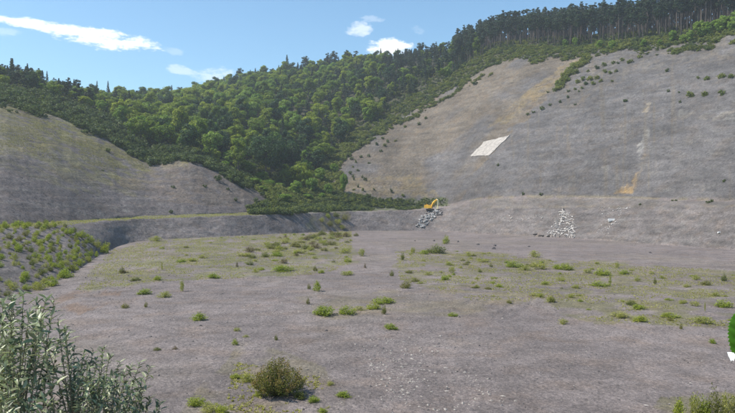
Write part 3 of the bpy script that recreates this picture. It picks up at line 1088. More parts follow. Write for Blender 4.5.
hedge = in_poly(jpx, jpy, [(250, 212), (270, 200), (300, 190), (345, 196), (400, 199), (448, 199), (449, 205), (412, 209), (345, 210), (290, 214)]) & (fc_id >= 2)
p = sample(hedge, 4500, 1.1)
hs = np.interp([topx(q)[0] for q in p], [250, 330, 390, 430, 448], [1.1, 1.2, 0.75, 0.45, 0.3])
mass('bench_scrub', p - [0, 0, 0.1], hs * rng.uniform(0.7, 1.3, len(p)), [[q] for q in GORSE[:3]] + [[GORSEL[0]]], 'dense dark scrub along the back of the bench beside the digger', 'scrub')
gully = in_poly(jpx, jpy, [(236, 178), (285, 178), (330, 150), (352, 146), (336, 175), (345, 196), (300, 204), (268, 202)]) & np.isin(fc_id, (3, 4, 5))
p = sample(gully, 2200, 2.2)
mass('gully_scrub', p - [0, 0, 0.1], rng.uniform(0.9, 1.9, len(p)), [[q] for q in GORSEL], 'mixed green scrub filling the gully between the two scree slopes', 'scrub')


def bush(px, py, w, h, mesh, mw, mh, name, label, cat, group=None, sink=0.03, rz=None, near=None):
    """a plant standing on the ground at a photo pixel, w x h in photo pixels; mw, mh are the mesh's own width and height"""
    p = hit(px, py) if near is None else near
    if p is None:
        return None
    m_px = p.y / F
    o = add(name, mesh, label=label, cat=cat, group=group, loc=(p.x, p.y, p.z - sink),
            rot=(0, 0, random.uniform(0, 6.28) if rz is None else rz), scale=(w * m_px / mw, w * m_px / mw, h * m_px / mh))
    return o


# bushes on the scree slopes
for (px, py, w, h) in [(690, 97, 9, 6), (705, 96, 8, 6), (722, 95, 9, 6), (707, 80, 7, 5), (722, 78, 9, 6), (731, 78, 8, 5), (698, 79, 4, 3)]:
    bush(px, py, w, h, random.choice(GORSEL), 3.4, 1.8, 'gorse_bush', 'round dark green bush in a row high on the grey scree', 'bush', 'bushes in rows high on the grey scree')
for (px, py, w, h) in [(667, 72, 5, 4), (668, 92, 4, 3), (680, 103, 3, 3), (679, 93, 3, 2), (625, 102, 5, 3), (626, 102, 4, 3), (724, 182, 4, 3), (708, 203, 6, 3), (712, 202, 4, 3),
                       (672, 201, 3, 2), (676, 201, 3, 2), (541, 195, 4, 3), (523, 195, 4, 3), (498, 166, 3, 3), (528, 115, 4, 3), (542, 110, 6, 4), (533, 113, 4, 3), (550, 106, 4, 3),
                       (560, 103, 4, 3), (568, 98, 4, 3), (575, 105, 3, 2), (548, 93, 3, 3), (568, 92, 4, 3), (579, 92, 3, 2), (640, 205, 3, 2)]:
    bush(px, py, w, h, random.choice(GORSE), 3.4, 1.8, 'gorse_bush', 'small isolated dark bush on the bare grey scree', 'bush', 'small bushes dotted over the grey scree')
diag = [(555, 91), (558, 88), (557, 84), (562, 82), (565, 79), (568, 76), (570, 72), (572, 70), (576, 68), (578, 65), (582, 62), (586, 60), (563, 86), (569, 81), (575, 74)]
for k in range(34):
    t_ = random.random()
    diag.append((555 + 34 * t_ + random.uniform(-3, 5), 92 - 36 * t_ ** 0.85 + random.uniform(-2, 2)))
for (px, py) in diag:
    bush(px + random.uniform(-1, 1), py, random.uniform(6, 10), random.uniform(4, 6), random.choice(GORSEL), 3.4, 1.8, 'gorse_bush',
         'yellow-green bush in the diagonal strip running down from the crest', 'bush', 'bushes in the diagonal strip below the crest')
for (px, py, w) in [(578, 83, 7), (583, 80, 6), (590, 80, 8), (597, 79, 7), (586, 85, 6), (601, 82, 5), (593, 85, 6), (605, 73, 6), (610, 74, 5), (597, 69, 6), (616, 72, 5), (604, 66, 6),
                    (613, 64, 6), (622, 61, 6), (630, 63, 7), (640, 58, 6), (588, 72, 4), (612, 82, 4), (618, 64, 4), (575, 90, 4), (582, 89, 4)]:
    bush(px, py, w, w * 0.65, random.choice(GORSEL + GORSE[:1]), 3.4, 1.8, 'gorse_bush', 'small green bush in the patch just below the pine crest', 'bush', 'bushes in the patch below the pine crest')
g1 = in_poly(fc_px, fc_py, [(335, 200), (330, 165), (350, 150), (420, 112), (440, 100), (430, 120), (380, 155), (360, 175), (400, 192), (420, 198)]) & (fc_id == 3)
for p in sample(g1, 60, 4.5):
    u, v = topx(p)
    bush(u, v, random.uniform(2.5, 5.5), random.uniform(2, 4), random.choice(GORSE + GORSEL), 3.4, 1.8, 'gorse_bush',
         'small bush scattered on the brown edge of the weathered scree', 'bush', 'bushes on the brown scree edge')
for (px, py, w) in [(2, 108, 9), (10, 112, 6), (17, 113, 4), (20, 107, 6), (78, 126, 4), (108, 152, 6), (173, 188, 5), (205, 187, 5), (218, 181, 9), (243, 188, 8), (228, 190, 4), (236, 201, 5), (171, 213, 5), (262, 196, 7), (103, 171, 3), (257, 203, 8)]:
    bush(px, py, w, w * 0.7, random.choice(GORSE), 3.4, 1.8, 'gorse_bush', 'dark bush standing alone on the dim scree slope above the grassy bench', 'bush', 'bushes on the dim scree slope')
# light green saplings along the crest and pale scrub in the gully
for (px, py, w, h) in [(575, 47, 6, 10), (565, 48, 7, 9), (612, 50, 8, 10), (600, 49, 8, 9), (673, 42, 8, 12), (700, 39, 15, 18), (690, 42, 9, 12), (715, 34, 12, 14), (728, 31, 14, 15), (738, 29, 15, 20), (660, 46, 6, 7), (706, 37, 14, 15), (722, 33, 14, 17), (683, 43, 8, 9), (644, 47, 7, 8), (733, 33, 12, 12)]:
    bush(px, py, w, h, BROAD[5][0], 8.2, 9.2, 'sapling', 'fresh yellow-green sapling at the foot of the pine plantation', 'sapling', 'saplings along the crest', sink=0.6)
for (px, py, w, h) in [(255, 186, 16, 9), (268, 187, 16, 8), (280, 189, 12, 7), (296, 196, 16, 16), (312, 194, 14, 17), (328, 197, 10, 14), (344, 193, 9, 20), (285, 203, 18, 10), (225, 170, 10, 10), (305, 184, 14, 14), (320, 182, 13, 15), (291, 186, 12, 12), (334, 175, 10, 12), (262, 192, 14, 7), (308, 202, 12, 9), (322, 200, 10, 8)]:
    bush(px, py, w, h, BROAD[5][0], 8.6, 9.6, 'bushy_tree', 'low leafy tree in the gully beside the scrub' if px > 290 else 'pale flowering bush below the large dark tree', 'bush',
         'leafy trees in the gully' if px > 290 else 'pale bushes below the dark tree', sink=0.5)

# ------------------------------------------------------------------ weeds of the pit floor
WG = [weed_mesh('weed_foliage', M_weed, 900, 0.055, 600 + k) for k in range(3)]
WY = [weed_mesh('weed_foliage', M_weedY, 800, 0.055, 610 + k, spiky=0.8) for k in range(3)]
WD = [weed_mesh('weed_foliage', M_weedD, 1000, 0.05, 620 + k) for k in range(3)]
WB = [weed_mesh('weed_foliage', M_weedB, 800, 0.05, 630 + k) for k in range(2)]
KIND = {'g': (WG, 'fresh green'), 'y': (WY, 'yellow-green'), 'd': (WD, 'olive'), 'b': (WB, 'brownish')}
floor_weeds = [
    # px, base py, width, height, kind, where
    (105.5, 253, 10, 11, 'g', 0), (155, 241, 13, 6, 'y', 0), (145, 294, 13, 7, 'g', 0), (164, 297, 14, 7, 'y', 0), (158, 280, 8, 6, 'g', 0), (182, 291, 6, 13, 'y', 0),
    (214, 278, 12, 6, 'g', 0), (250, 252, 10, 7, 'b', 0), (250, 265, 7, 5, 'd', 0), (237, 267, 3, 6, 'b', 0), (125, 308, 8, 6, 'd', 0), (146, 307, 4, 6, 'd', 0), (198, 320, 16, 9, 'g', 0),
    (122, 273, 6, 7, 'd', 0), (133, 281, 5, 4, 'd', 0), (162, 270, 2.2, 9, 'y', 0), (192, 261, 13, 4, 'y', 0), (181, 262, 9, 4, 'g', 0), (203, 258, 10, 4, 'y', 0),
    (277, 249, 10, 7, 'd', 1), (296, 247, 13, 7, 'd', 1), (306, 249, 10, 6, 'd', 1), (316, 248, 11, 6, 'b', 1), (265, 257, 9, 6, 'd', 1), (252, 258, 8, 5, 'd', 1), (346, 237, 9, 6, 'b', 1),
    (356, 236, 5, 4, 'd', 1), (338, 236, 7, 6, 'd', 1), (324, 244, 7, 4, 'y', 1), (313, 238, 9, 5, 'd', 1), (306, 240, 8, 5, 'b', 1), (331, 239, 9, 5, 'y', 1), (286, 243, 9, 5, 'y', 1), (268, 247, 8, 4, 'y', 1),
    (322, 235, 7, 6, 'd', 1), (300, 253, 16, 5, 'y', 1), (276, 256, 14, 5, 'g', 1), (245, 256, 14, 5, 'y', 1),
    (402.5, 260, 5, 8, 'd', 2), (365, 268, 3, 5, 'b', 2), (362, 256, 8, 9, 'y', 2), (348, 262, 7, 6, 'g', 2), (284, 263, 8, 6, 'b', 2), (283, 271, 22, 7, 'g', 2), (261, 270, 7, 4, 'g', 2), (321, 273, 7, 4, 'g', 2),
    (315, 271, 5, 6, 'd', 2), (347, 275, 13, 6, 'y', 2), (317, 291, 9, 11, 'g', 2), (309, 289, 4, 6, 'd', 2), (308, 304, 4, 7, 'd', 2), (325, 315, 22, 12, 'g', 3), (347, 314, 15, 11, 'g', 3),
    (359, 310, 12, 5, 'y', 3), (373, 309, 13, 8, 'g', 3), (383, 303, 20, 8, 'g', 3), (384, 314, 6, 10, 'd', 3), (406, 288, 11, 9, 'd', 2), (392, 276, 5, 6, 'd', 2), (345, 253, 10, 7, 'y', 2),
    (390, 329, 13, 7, 'g', 3), (453, 316, 9, 5, 'g', 3), (344, 396, 15, 6, 'g', 4),
    (437, 253, 18, 10, 'd', 5), (446, 244, 8, 9, 'g', 5), (413, 253, 6, 7, 'y', 5), (424, 254, 9, 5, 'g', 5), (469, 256, 8, 5, 'y', 5), (452, 273, 8, 8, 'y', 6), (445, 280, 9, 6, 'g', 6), (500, 287, 9, 4, 'g', 6),
    (488, 289, 7, 3, 'd', 6), (475, 288, 7, 3, 'd', 6), (480, 272, 4, 3.5, 'd', 6), (514, 267, 15, 8, 'g', 6), (524, 270, 12, 6, 'y', 6), (540, 269, 16, 9, 'y', 6), (533, 267, 9, 6, 'y', 6), (558, 269, 11, 6, 'g', 6),
    (535, 257, 12, 8, 'y', 6), (483, 262, 12, 5, 'y', 6), (491, 267, 4, 4, 'd', 6), (450, 265, 10, 4, 'y', 6), (540, 297, 9, 5, 'y', 6), (550, 302, 10, 7, 'y', 6), (509, 303, 6, 4, 'd', 6), (428, 275, 8, 4, 'y', 6), (409, 273, 7, 4, 'd', 6),
    (603, 275, 14, 9, 'g', 7), (617, 268, 6, 7, 'y', 7), (624, 274, 10, 5, 'g', 7), (588, 273, 9, 6, 'y', 7), (566, 270, 13, 8, 'g', 7), (600, 286, 16, 6, 'g', 7), (610, 285, 4, 12, 'y', 7), (576, 288, 8, 5, 'y', 7),
    (637, 281, 7, 5, 'y', 7), (655, 284, 4, 7, 'd', 7), (652, 274, 6, 4, 'y', 7), (552, 302, 7, 7, 'd', 7), (639, 309, 15, 6, 'g', 8), (620, 317, 20, 7, 'y', 8), (639, 321, 16, 7, 'g', 8), (670, 317, 16, 6, 'g', 8),
    (703, 323, 19, 9, 'y', 8), (724, 307, 14, 10, 'g', 8), (706, 285, 9, 6, 'd', 7), (724, 281, 6, 8, 'd', 7), (563, 324, 10, 7, 'y', 8), (705, 311, 2, 11, 'y', 8), (695, 306, 10, 7, 'y', 8), (681, 329, 4, 6, 'd', 8), (712, 343, 7, 6, 'g', 8),
    (683, 303, 8, 5, 'y', 8), (715, 296, 9, 5, 'y', 8),
    (235, 345, 7, 7, 'g', 4), (237, 331, 7, 5, 'y', 4), (276, 340, 4, 6, 'd', 4), (246, 337, 6, 3, 'y', 4), (157, 350, 7, 4, 'd', 4), (175, 349, 5, 4, 'b', 4), (196, 404, 17, 10, 'g', 4), (210, 412, 18, 14, 'y', 4), (222, 414, 14, 12, 'g', 4),
    (248, 381, 15, 9, 'y', 4), (236, 378, 11, 6, 'g', 4), (258, 396, 8, 7, 'g', 4), (300, 398, 14, 10, 'd', 4), (314, 402, 12, 8, 'g', 4), (322, 412, 10, 5, 'g', 4), (330, 385, 8, 5, 'y', 4),
    (695, 418, 14, 20, 'y', 9), (714, 418, 16, 22, 'd', 9), (728, 419, 18, 22, 'y', 9), (680, 417, 14, 13, 'g', 9), (704, 422, 14, 16, 'g', 9), (740, 420, 16, 22, 'd', 9),
]
WHERE = ['weed clump on the slate floor near the planted bank', 'weed clump in the dark scrubby row below the grassy bench', 'weed clump on the open slate floor before the scrubby row',
         'weed clump in the line of bright tufts on bare stony floor', 'weed clump on the bare ground near the big solitary bush', 'weed clump beside the dark bush below the digger',
         'weed clump in the mossy middle of the pit floor', 'weed clump in the mossy strip before the timber heap', 'weed clump on the yellowish ground by the hanging leaf',
         'tall weed below the hanging leaf']
for (px, py, w, h, k, wi) in floor_weeds:
    ms, adj = KIND[k]
    if wi == 9:
        p = Vector(((px - CX) / F * 37.0, 37.0, 0.0))
        p.z = gz(p.x, p.y)
        p = Vector(p)
        bush(px, py, w, h + 8, random.choice(ms), 1.0, 0.95, 'weed_clump', adj + ' ' + WHERE[wi], 'weed', 'weeds below the hanging leaf', near=p)
        continue
    h2 = h * (0.82 if h < w else 0.95)
    bush(px, py, w * (1.2 if h < w else 1.0), h2, random.choice(ms), 1.0, 0.95, 'weed_clump', adj + ' ' + WHERE[wi], 'weed', 'weeds of the pit floor %d' % wi)
extra = [(sample(fm & in_poly(fc_px, fc_py, [(245, 262), (262, 246), (300, 236), (352, 232), (350, 244), (300, 262)]), 400, 2.6), 'dybyd', 45, 'low weed filling the scrubby row below the grassy bench', 1.5, 3.2),
         (sample(fm & in_poly(fc_px, fc_py, G1), 300, 4.0), 'ygdyb', 40, 'small weed on the mossy floor before the grassy bench', 0.7, 1.9),
         (sample(fm & in_poly(fc_px, fc_py, G2), 300, 3.0), 'ygydy', 70, 'small weed in the mossy middle of the pit floor', 0.5, 1.6)]
for gi_, (pts_, kinds, nmax, lab, s0, s1_) in enumerate(extra):
    for p in pts_[:nmax]:
        k = random.choice(kinds)
        sz = random.uniform(s0, s1_)
        add('weed_clump', random.choice(KIND[k][0]), label=KIND[k][1] + ' ' + lab, cat='weed', group='small weeds of the pit floor %d%s' % (gi_, k),
            loc=(p[0], p[1], p[2] - 0.03), rot=(0, 0, random.uniform(0, 6.28)), scale=(sz * 1.2, sz, sz * random.uniform(0.25, 0.55)))
# plants all over the dark bank at one side
bankpoly = [(-60, 236), (0, 226), (60, 222), (85, 232), (108, 247), (108, 252), (88, 263), (70, 279), (30, 293), (0, 300), (-60, 312)]
mk = in_poly(fc_px, fc_py, bankpoly) & np.isin(fc_id, (1, 2))
n_ = 0
for p in sample(mk, 1400, 1.6, 56, 0.42, 6.0):
    u, v = topx(p)
    if n_ > 270:
        break
    n_ += 1
    k = random.choices('gyd', (5, 4, 2))[0]
    sz = random.uniform(0.6, 1.7)
    add('bank_plant', random.choice(KIND[k][0]), label=KIND[k][1] + ' leafy plant growing on the dark slate bank', cat='plant', group='plants on the dark slate bank ' + k,
        loc=(p[0], p[1], p[2] - 0.05), rot=(0, 0, random.uniform(0, 6.28)), scale=(sz, sz, sz * random.uniform(0.7, 1.0)))
for (px, py, w, h, k) in [(70, 234, 9, 7, 'g'), (82, 238, 10, 8, 'g'), (90, 243, 9, 8, 'g'), (98, 248, 9, 8, 'y'), (60, 268, 9, 8, 'g'), (73, 271, 9, 8, 'y'), (88, 262, 9, 7, 'y'), (80, 266, 9, 8, 'g'), (65, 278, 16, 9, 'g'), (52, 286, 14, 9, 'g'), (40, 290, 14, 9, 'y')]:
    bush(px, py, w, h, random.choice(KIND[k][0]), 1.0, 0.95, 'bank_plant', KIND[k][1] + ' bushy plant along the foot of the dark slate bank', 'plant', 'plants at the foot of the bank')
for (px, py, w, h, k) in [(330, 226, 8, 6, 'd'), (338, 224, 9, 6, 'y'), (322, 222, 7, 5, 'y'), (345, 220, 8, 6, 'd'), (336, 217, 8, 5, 'd'), (328, 218, 6, 5, 'g'), (342, 229, 7, 5, 'y')]:
    bush(px, py, w, h, random.choice(KIND[k][0]), 1.0, 0.95, 'bank_plant', KIND[k][1] + ' plant in the grassy gap of the far bank', 'plant', 'plants in the gap of the far bank')


# ------------------------------------------------------------------ grass tufts and stones (nobody could count them)
def grass_object(name, pts, hgt, nb, label, mat):
    n = len(pts)
    a = rng.random((n, nb)) * 6.283
    r0 = rng.random((n, nb)) * 0.12
    base = pts[:, None, :] + np.stack([np.cos(a) * r0, np.sin(a) * r0, 0 * a - 0.02], -1)
    h = hgt * (0.5 + 0.8 * rng.random((n, nb)))
    lean = 0.4 + 0.9 * rng.random((n, nb))
    b = rng.random((n, nb)) * 6.283
    tip = base + np.stack([np.cos(b) * h * lean, np.sin(b) * h * lean, h], -1)
    w = 0.025 + 0.05 * rng.random((n, nb))
    side = np.stack([-np.sin(b) * w, np.cos(b) * w, 0 * b], -1)
    V = np.stack([base - side, base + side, tip], 2).reshape(-1, 3)
    Fq = np.arange(n * nb * 3).reshape(-1, 3)
    col = np.zeros((n, nb, 3, 3))
    col[..., 0] = rng.random((n, nb, 1))
    col[..., 1] = rng.random((n, 1, 1))
    add(name, mk_mesh(name, V, Fq, col.reshape(-1, 3), [mat]), label=label, cat='grass', kind='stuff')


p1 = sample(fm & in_poly(fc_px, fc_py, G1), 16000, 0, 56, 0.42, 5.0)
p2 = sample(fm & in_poly(fc_px, fc_py, G2), 10000, 0, 57, 0.47, 5.0)
p3 = sample(fm & in_poly(fc_px, fc_py, [(225, 410), (235, 365), (320, 380), (335, 425), (200, 425)]), 500, 0, 58, 0.45, 2.0)
grass_object('floor_grass', np.concatenate([p1, p2, p3]), 0.13, 6, 'thin yellowish grass spreading over the mossy parts of the slate floor', M_grass)
p4 = sample((fc_id == 2) & (fc_px < 300) & (fc_px > -200), 9000, 0)
p4 = p4[rng.random(len(p4)) < 0.5]
grass_object('bench_grass', p4, 0.2, 6, 'strip of yellow-green grass along the bench', M_grass)
p5 = sample((fc_id == 3) & in_poly(fc_px, fc_py, [(-200, 80), (0, 103), (60, 118), (110, 138), (150, 160), (190, 158), (150, 172), (90, 165), (0, 150), (-200, 130)]), 9000, 0, 58, 0.5, 10.0)
M_grassd = leaf_mat('dry_grass', (0.20, 0.20, 0.075), (0.27, 0.235, 0.12), 0.3)
grass_object('slope_grass', p5, 0.22, 5, 'thin grass on the upper part of the dim scree slope', M_grassd)


def stones(name, pts, size, mat, label, cat='stones', flat=0.55):
    n = len(pts)
    oc = np.array([(1, 0, 0), (-1, 0, 0), (0, 1, 0), (0, -1, 0), (0, 0, 1), (0, 0, -1)], float)
    ft = np.array([(0, 2, 4), (2, 1, 4), (1, 3, 4), (3, 0, 4), (2, 0, 5), (1, 2, 5), (3, 1, 5), (0, 3, 5)])
    s = size[:, None, None] * (0.6 + 0.8 * rng.random((n, 6, 1)))
    ax = 0.6 + 0.8 * rng.random((n, 1, 3))
    ax[..., 2] *= flat
    a = rng.random(n) * 6.283
    V = oc[None] * s * ax
    c, s_ = np.cos(a)[:, None], np.sin(a)[:, None]
    V = np.stack([V[..., 0] * c - V[..., 1] * s_, V[..., 0] * s_ + V[..., 1] * c, V[..., 2]], -1)
    V = V + pts[:, None, :] + np.array([0, 0, 0.1]) * size[:, None, None]
    Fq = (ft[None] + (np.arange(n) * 6)[:, None, None]).reshape(-1, 3)
    return add(name, mk_mesh(name, V.reshape(-1, 3), Fq, None, [mat]), label=label, cat=cat, kind='stuff')


def floor_pix(n, poly):
    """stones spread evenly over part of the floor"""
    xs, ys = [q[0] for q in poly], [q[1] for q in poly]
    out = []
    while len(out) < n:
        x, y = random.uniform(min(xs), max(xs)), random.uniform(min(ys), max(ys))
        if in_poly(np.array([x]), np.array([y]), poly)[0]:
            q = hit(x, y)
            if q is not None:
                out.append(q)
    return np.array(out)


allfl = [(-80, 420), (-60, 330), (60, 290), (120, 250), (350, 236), (500, 240), (735, 256), (820, 275), (820, 420)]
s1 = floor_pix(2600, allfl)
s1b = sample(fm & (fc_px > -100) & (fc_px < 830) & (fc_py < 430), 5000)
s1c = sample(fm & (fc_px > -100) & (fc_px < 830) & (fc_py < 430) & (fc_py > 262), 15000, 0, 61, 0.47, 7.0)
stones('pale_stones', np.concatenate([s1c[:6000], s1[:1300], s1b[:1800]]), np.concatenate([0.014 + 0.075 * rng.random(6000) ** 3, 0.02 + 0.05 * rng.random(1300) ** 2, 0.04 + 0.08 * rng.random(1800) ** 2]), M_stone, 'pale slate fragments strewn over the pit floor')
stones('dark_stones', np.concatenate([s1c[6000:], s1[1300:], s1b[1800:]]), np.concatenate([0.018 + 0.09 * rng.random(9000) ** 3, 0.02 + 0.09 * rng.random(1300) ** 2, 0.05 + 0.13 * rng.random(3200) ** 2]), M_stone_d, 'dark slate fragments strewn over the pit floor')
s2 = np.concatenate([floor_pix(150, [(345, 340), (440, 335), (455, 352), (400, 362), (375, 372), (362, 360)]), floor_pix(120, [(360, 360), (400, 358), (430, 380), (400, 400), (370, 385)]),
                     floor_pix(170, [(400, 350), (470, 365), (520, 405), (440, 412), (380, 400)]), floor_pix(180, [(240, 300), (330, 285), (340, 312), (250, 322)])])
stones('stone_spill', s2, 0.04 + 0.12 * rng.random(len(s2)) ** 1.6, M_stone, 'loose spill of pale broken stone in the middle of the near floor')
s3 = sample((fc_id == 3) & (fc_px > 300) & (fc_px < 800), 5000, 0, 59, 0.5, 25)
s3d = sample((fc_id == 3) & (fc_px > -100) & (fc_px < 800), 7000)
stones('dark_scree_stones', s3d, 0.08 + 0.22 * rng.random(len(s3d)) ** 3, M_stone_d, 'dark slate blocks lying on the steep scree slopes')
stones('scree_stones', s3, 0.06 + 0.17 * rng.random(len(s3)) ** 3, M_stone, 'pale slate blocks lying on the steep grey scree')
s4 = sample((fc_id == 1) & (fc_px > 440) & (fc_px < 800), 500, 0)
stones('bank_stones', s4, 0.07 + 0.22 * rng.random(len(s4)) ** 3, M_stone, 'slate blocks on the long bank below the grey scree')

# ------------------------------------------------------------------ rubble below the digger, timber heap, pale patch
M_conc = plain_mat('broken_concrete', (0.33, 0.32, 0.31), 0.85, 0, 0.35, 0.8, 0.4)
M_timb = plain_mat('bleached_timber', (0.52, 0.48, 0.44), 0.8, 0, 0.35, 1.2, 0.2)
M_white = plain_mat('white_slab', (0.62, 0.61, 0.59), 0.6, 0, 0.08, 1.0)
M_dark = plain_mat('dark_log', (0.05, 0.042, 0.036), 0.9, 0, 0.3, 1.2)


def blocks(name, poly, n, smin, smax, mat, label, cat, stick=0.0, lift=0.3):
    mb = MB()
    for q in floor_pix(n, poly):
        s = smin + (smax - smin) * random.random() ** 2
        rot = Matrix.Rotation(random.uniform(0, 6.28), 3, 'Z') @ Matrix.Rotation(random.uniform(-0.7, 0.7), 3, 'X') @ Matrix.Rotation(random.uniform(-0.7, 0.7), 3, 'Y')
        if random.random() < stick:
            mb.box((q[0], q[1], q[2] + lift * s * 0.6), (s * random.uniform(2.2, 3.6), s * 0.28, s * 0.25), rot)
        else:
            mb.box((q[0], q[1], q[2] + lift * s), (s, s * random.uniform(0.5, 0.9), s * random.uniform(0.3, 0.6)), rot, random.uniform(0.75, 1))
    return add(name, mb.mesh(name, mat), label=label, cat=cat, kind='stuff')


blocks('rubble_heap', [(428, 211), (440, 210), (441, 214), (432, 220), (424, 228), (415, 227), (420, 219)], 130, 0.45, 1.5, M_conc, 'grey-white rubble tipped down the bank below the yellow digger', 'rubble')
blocks('shadow_blocks', [(433, 211), (443, 210), (442, 215), (434, 216)], 26, 0.6, 1.5, M_stone_d, 'dark blocks added for the shadow beside the yellow digger at the top of the rubble', 'rubble')  # stands in for the digger's cast shadow, shade put in as dark blocks
blocks('timber_heap', [(563, 208), (567, 212), (576, 220), (575, 238), (545, 237), (553, 225)], 210, 0.3, 1.1, M_timb, 'heap of bleached broken timber and slabs against the long bank', 'debris', 0.7)
blocks('scattered_debris', [(594, 207), (632, 206), (626, 212), (612, 228), (606, 238), (594, 236), (602, 222)], 80, 0.2, 0.6, M_timb, 'thin scatter of pale debris on the long bank beside the timber heap', 'debris', 0.3)
blocks('slab_scatter', [(500, 216), (540, 214), (545, 224), (505, 222)], 40, 0.25, 0.7, M_timb, 'sparse pale stones on the long bank between digger and timber heap', 'debris', 0.3)
q = hit(611.5, 221)
mb = MB().box((0, 0, 0.5), (2.7, 0.5, 0.9), Matrix.Rotation(-0.5, 3, 'X')).box((-0.9, -0.25, 0.15), (0.9, 0.5, 0.5), Matrix.Rotation(-0.3, 3, 'X'))
add('white_slab', mb.mesh('white_slab', M_white), label='single bright white slab lying on the long bank', cat='slab', loc=q + Vector((0, -0.1, -0.1)), rot=(0, 0, 0.15))
q = hit(719, 233)
add('white_slab', MB().box((0, 0, 0.2), (1.0, 0.5, 0.4), Matrix.Rotation(-0.4, 3, 'X'), 0.8).mesh('white_slab', M_white), label='small white block near the far end of the long bank', cat='slab', loc=q, rot=(0, 0, 0.4))
for (px, py, L, a) in [(543, 236.5, 4.0, 0.15), (536, 235, 2.4, -0.1), (549, 237, 2.0, 0.4)]:
    q = hit(px, py)
    mb = MB().tube([(-L / 2, 0, 0.25), (-L / 6, 0.1, 0.32), (L / 5, -0.05, 0.26), (L / 2, 0.1, 0.2)], [0.28, 0.26, 0.22, 0.12], 6)
    mb.tube([(0, 0, 0.3), (0.5, 0.1, 0.9)], [0.1, 0.04], 4)
    add('fallen_log', mb.mesh('fallen_log', M_dark, True), label='dark fallen log at the foot of the timber heap', cat='log', group='dark logs by the timber heap', loc=q, rot=(0, 0, a))
for (px, py) in [(650, 253), (478, 245), (494, 249), (458, 242), (529, 247), (434, 241), (415, 241), (495, 246)]:
    q = hit(px, py)
    mb = MB().box((0, 0, 0.3), (1.2, 0.8, 0.7), Matrix.Rotation(0.3, 3, 'X'), 0.65).box((0.5, 0.1, 0.15), (0.6, 0.6, 0.4), Matrix.Rotation(0.8, 3, 'Z'), 0.7)
    sc_ = random.uniform(0.5, 0.9)
    add('boulder', mb.mesh('boulder', M_stone_d), label='dark boulder lying alone on the bare floor before the long bank', cat='boulder', group='dark boulders before the long bank', loc=q - Vector((0, 0, 0.05)), rot=(0, 0, random.uniform(0, 6)), scale=sc_)

# pale four-sided patch: a draped sheet with thickness
corners = [(470, 156.5), (484, 142.5), (510, 135.5), (489, 156)]
NG = 12
gp = []
for i in range(NG + 1):
    for j in range(NG + 1):
        u, v = i / NG, j / NG
        ax = (1 - u) * corners[0][0] + u * corners[3][0], (1 - u) * corners[0][1] + u * corners[3][1]
        bx = (1 - u) * corners[1][0] + u * corners[2][0], (1 - u) * corners[1][1] + u * corners[2][1]
        e = 0.5 if 0 < i < NG and 0 < j < NG else 1.1
        q = hit((1 - v) * ax[0] + v * bx[0] + random.uniform(-e, e) * 0.5, (1 - v) * ax[1] + v * bx[1] + random.uniform(-e, e) * 0.35)
        gp.append(q)
nrm = Vector((-0.25, -0.45, 0.85)).normalized()
top = [tuple(p + nrm * random.uniform(0.30, 0.42)) for p in gp]
bot = [tuple(p - nrm * 0.5) for p in gp]
W = NG + 1
fs = []
for i in range(NG):
    for j in range(NG):
        a, b, c, d = i * W + j, i * W + j + 1, (i + 1) * W + j + 1, (i + 1) * W + j
        fs.append((a, d, c, b))
        fs.append((a + W * W, b + W * W, c + W * W, d + W * W))
for k in range(NG):
    for (a, b) in ((k, k + 1), (NG * W + k + 1, NG * W + k), ((k + 1) * W, k * W), (k * W + NG, (k + 1) * W + NG)):
        fs.append((a, b, b + W * W, a + W * W))
me = bpy.data.meshes.new('pale_patch')
me.from_pydata(top + bot, [], fs)
M_patch = plain_mat('pale_patch', (0.37, 0.335, 0.30), 0.9, 0, 0.3, 0.6, 0.5)
me.materials.append(M_patch)
add('pale_patch', me, label='pale four-sided patch of bare ground high on the scree', cat='patch')

# ------------------------------------------------------------------ yellow digger on the edge of the bench
M_yel = plain_mat('digger_yellow', (0.85, 0.47, 0.04), 0.45, 0, 0.15, 1.5, 0, 0.5)
M_pale = plain_mat('digger_pale', (0.85, 0.72, 0.42), 0.5, 0, 0.15, 1.5, 0, 0.5)
M_steel = plain_mat('track_steel', (0.05, 0.045, 0.04), 0.7, 0.3, 0.3, 2.0)
M_glass = plain_mat('cab_glass', (0.03, 0.035, 0.04), 0.1, 0, 0.1, 1.0, 0, 0.8)
q = hit(430, 211.6)
dig = add('excavator', None, label='small yellow excavator with raised arm on top of the rubble heap', cat='excavator', loc=(q.x, q.y + 0.6, gz(q.x, q.y + 0.6) + 0.25), rot=(0, 0, R(-14)), scale=1.06)
for s in (-1, 1):
    prof = [(-1.9, 0.45), (-1.6, 0.05), (1.6, 0.05), (1.9, 0.45), (1.6, 0.85), (-1.6, 0.85)]
    tr = add('track', MB().prism(prof, s * 1.15 - 0.3, s * 1.15 + 0.3).mesh('track', M_steel), dig)
    for k in range(4):
        add('roller', MB().tube([(-1.35 + 0.9 * k, s * 1.15 - 0.33, 0.42), (-1.35 + 0.9 * k, s * 1.15 + 0.33, 0.42)], [0.27, 0.27], 8).mesh('roller', M_steel), tr)
add('undercarriage', MB().box((0, 0, 0.62), (2.0, 1.7, 0.5)).tube([(0, 0, 0.8), (0, 0, 1.1)], [0.75, 0.75], 12).mesh('undercarriage', M_steel), dig)
add('body', MB().prism([(-2.1, 1.1), (1.1, 1.1), (1.1, 1.85), (0.1, 2.6), (-1.5, 2.7), (-2.1, 2.3)], -1.25, 1.25).mesh('body', M_yel), dig)
add('counterweight', MB().prism([(-2.75, 1.25), (-2.1, 1.12), (-2.1, 2.8), (-2.7, 2.6)], -1.27, 1.27).mesh('counterweight', M_yel), dig)
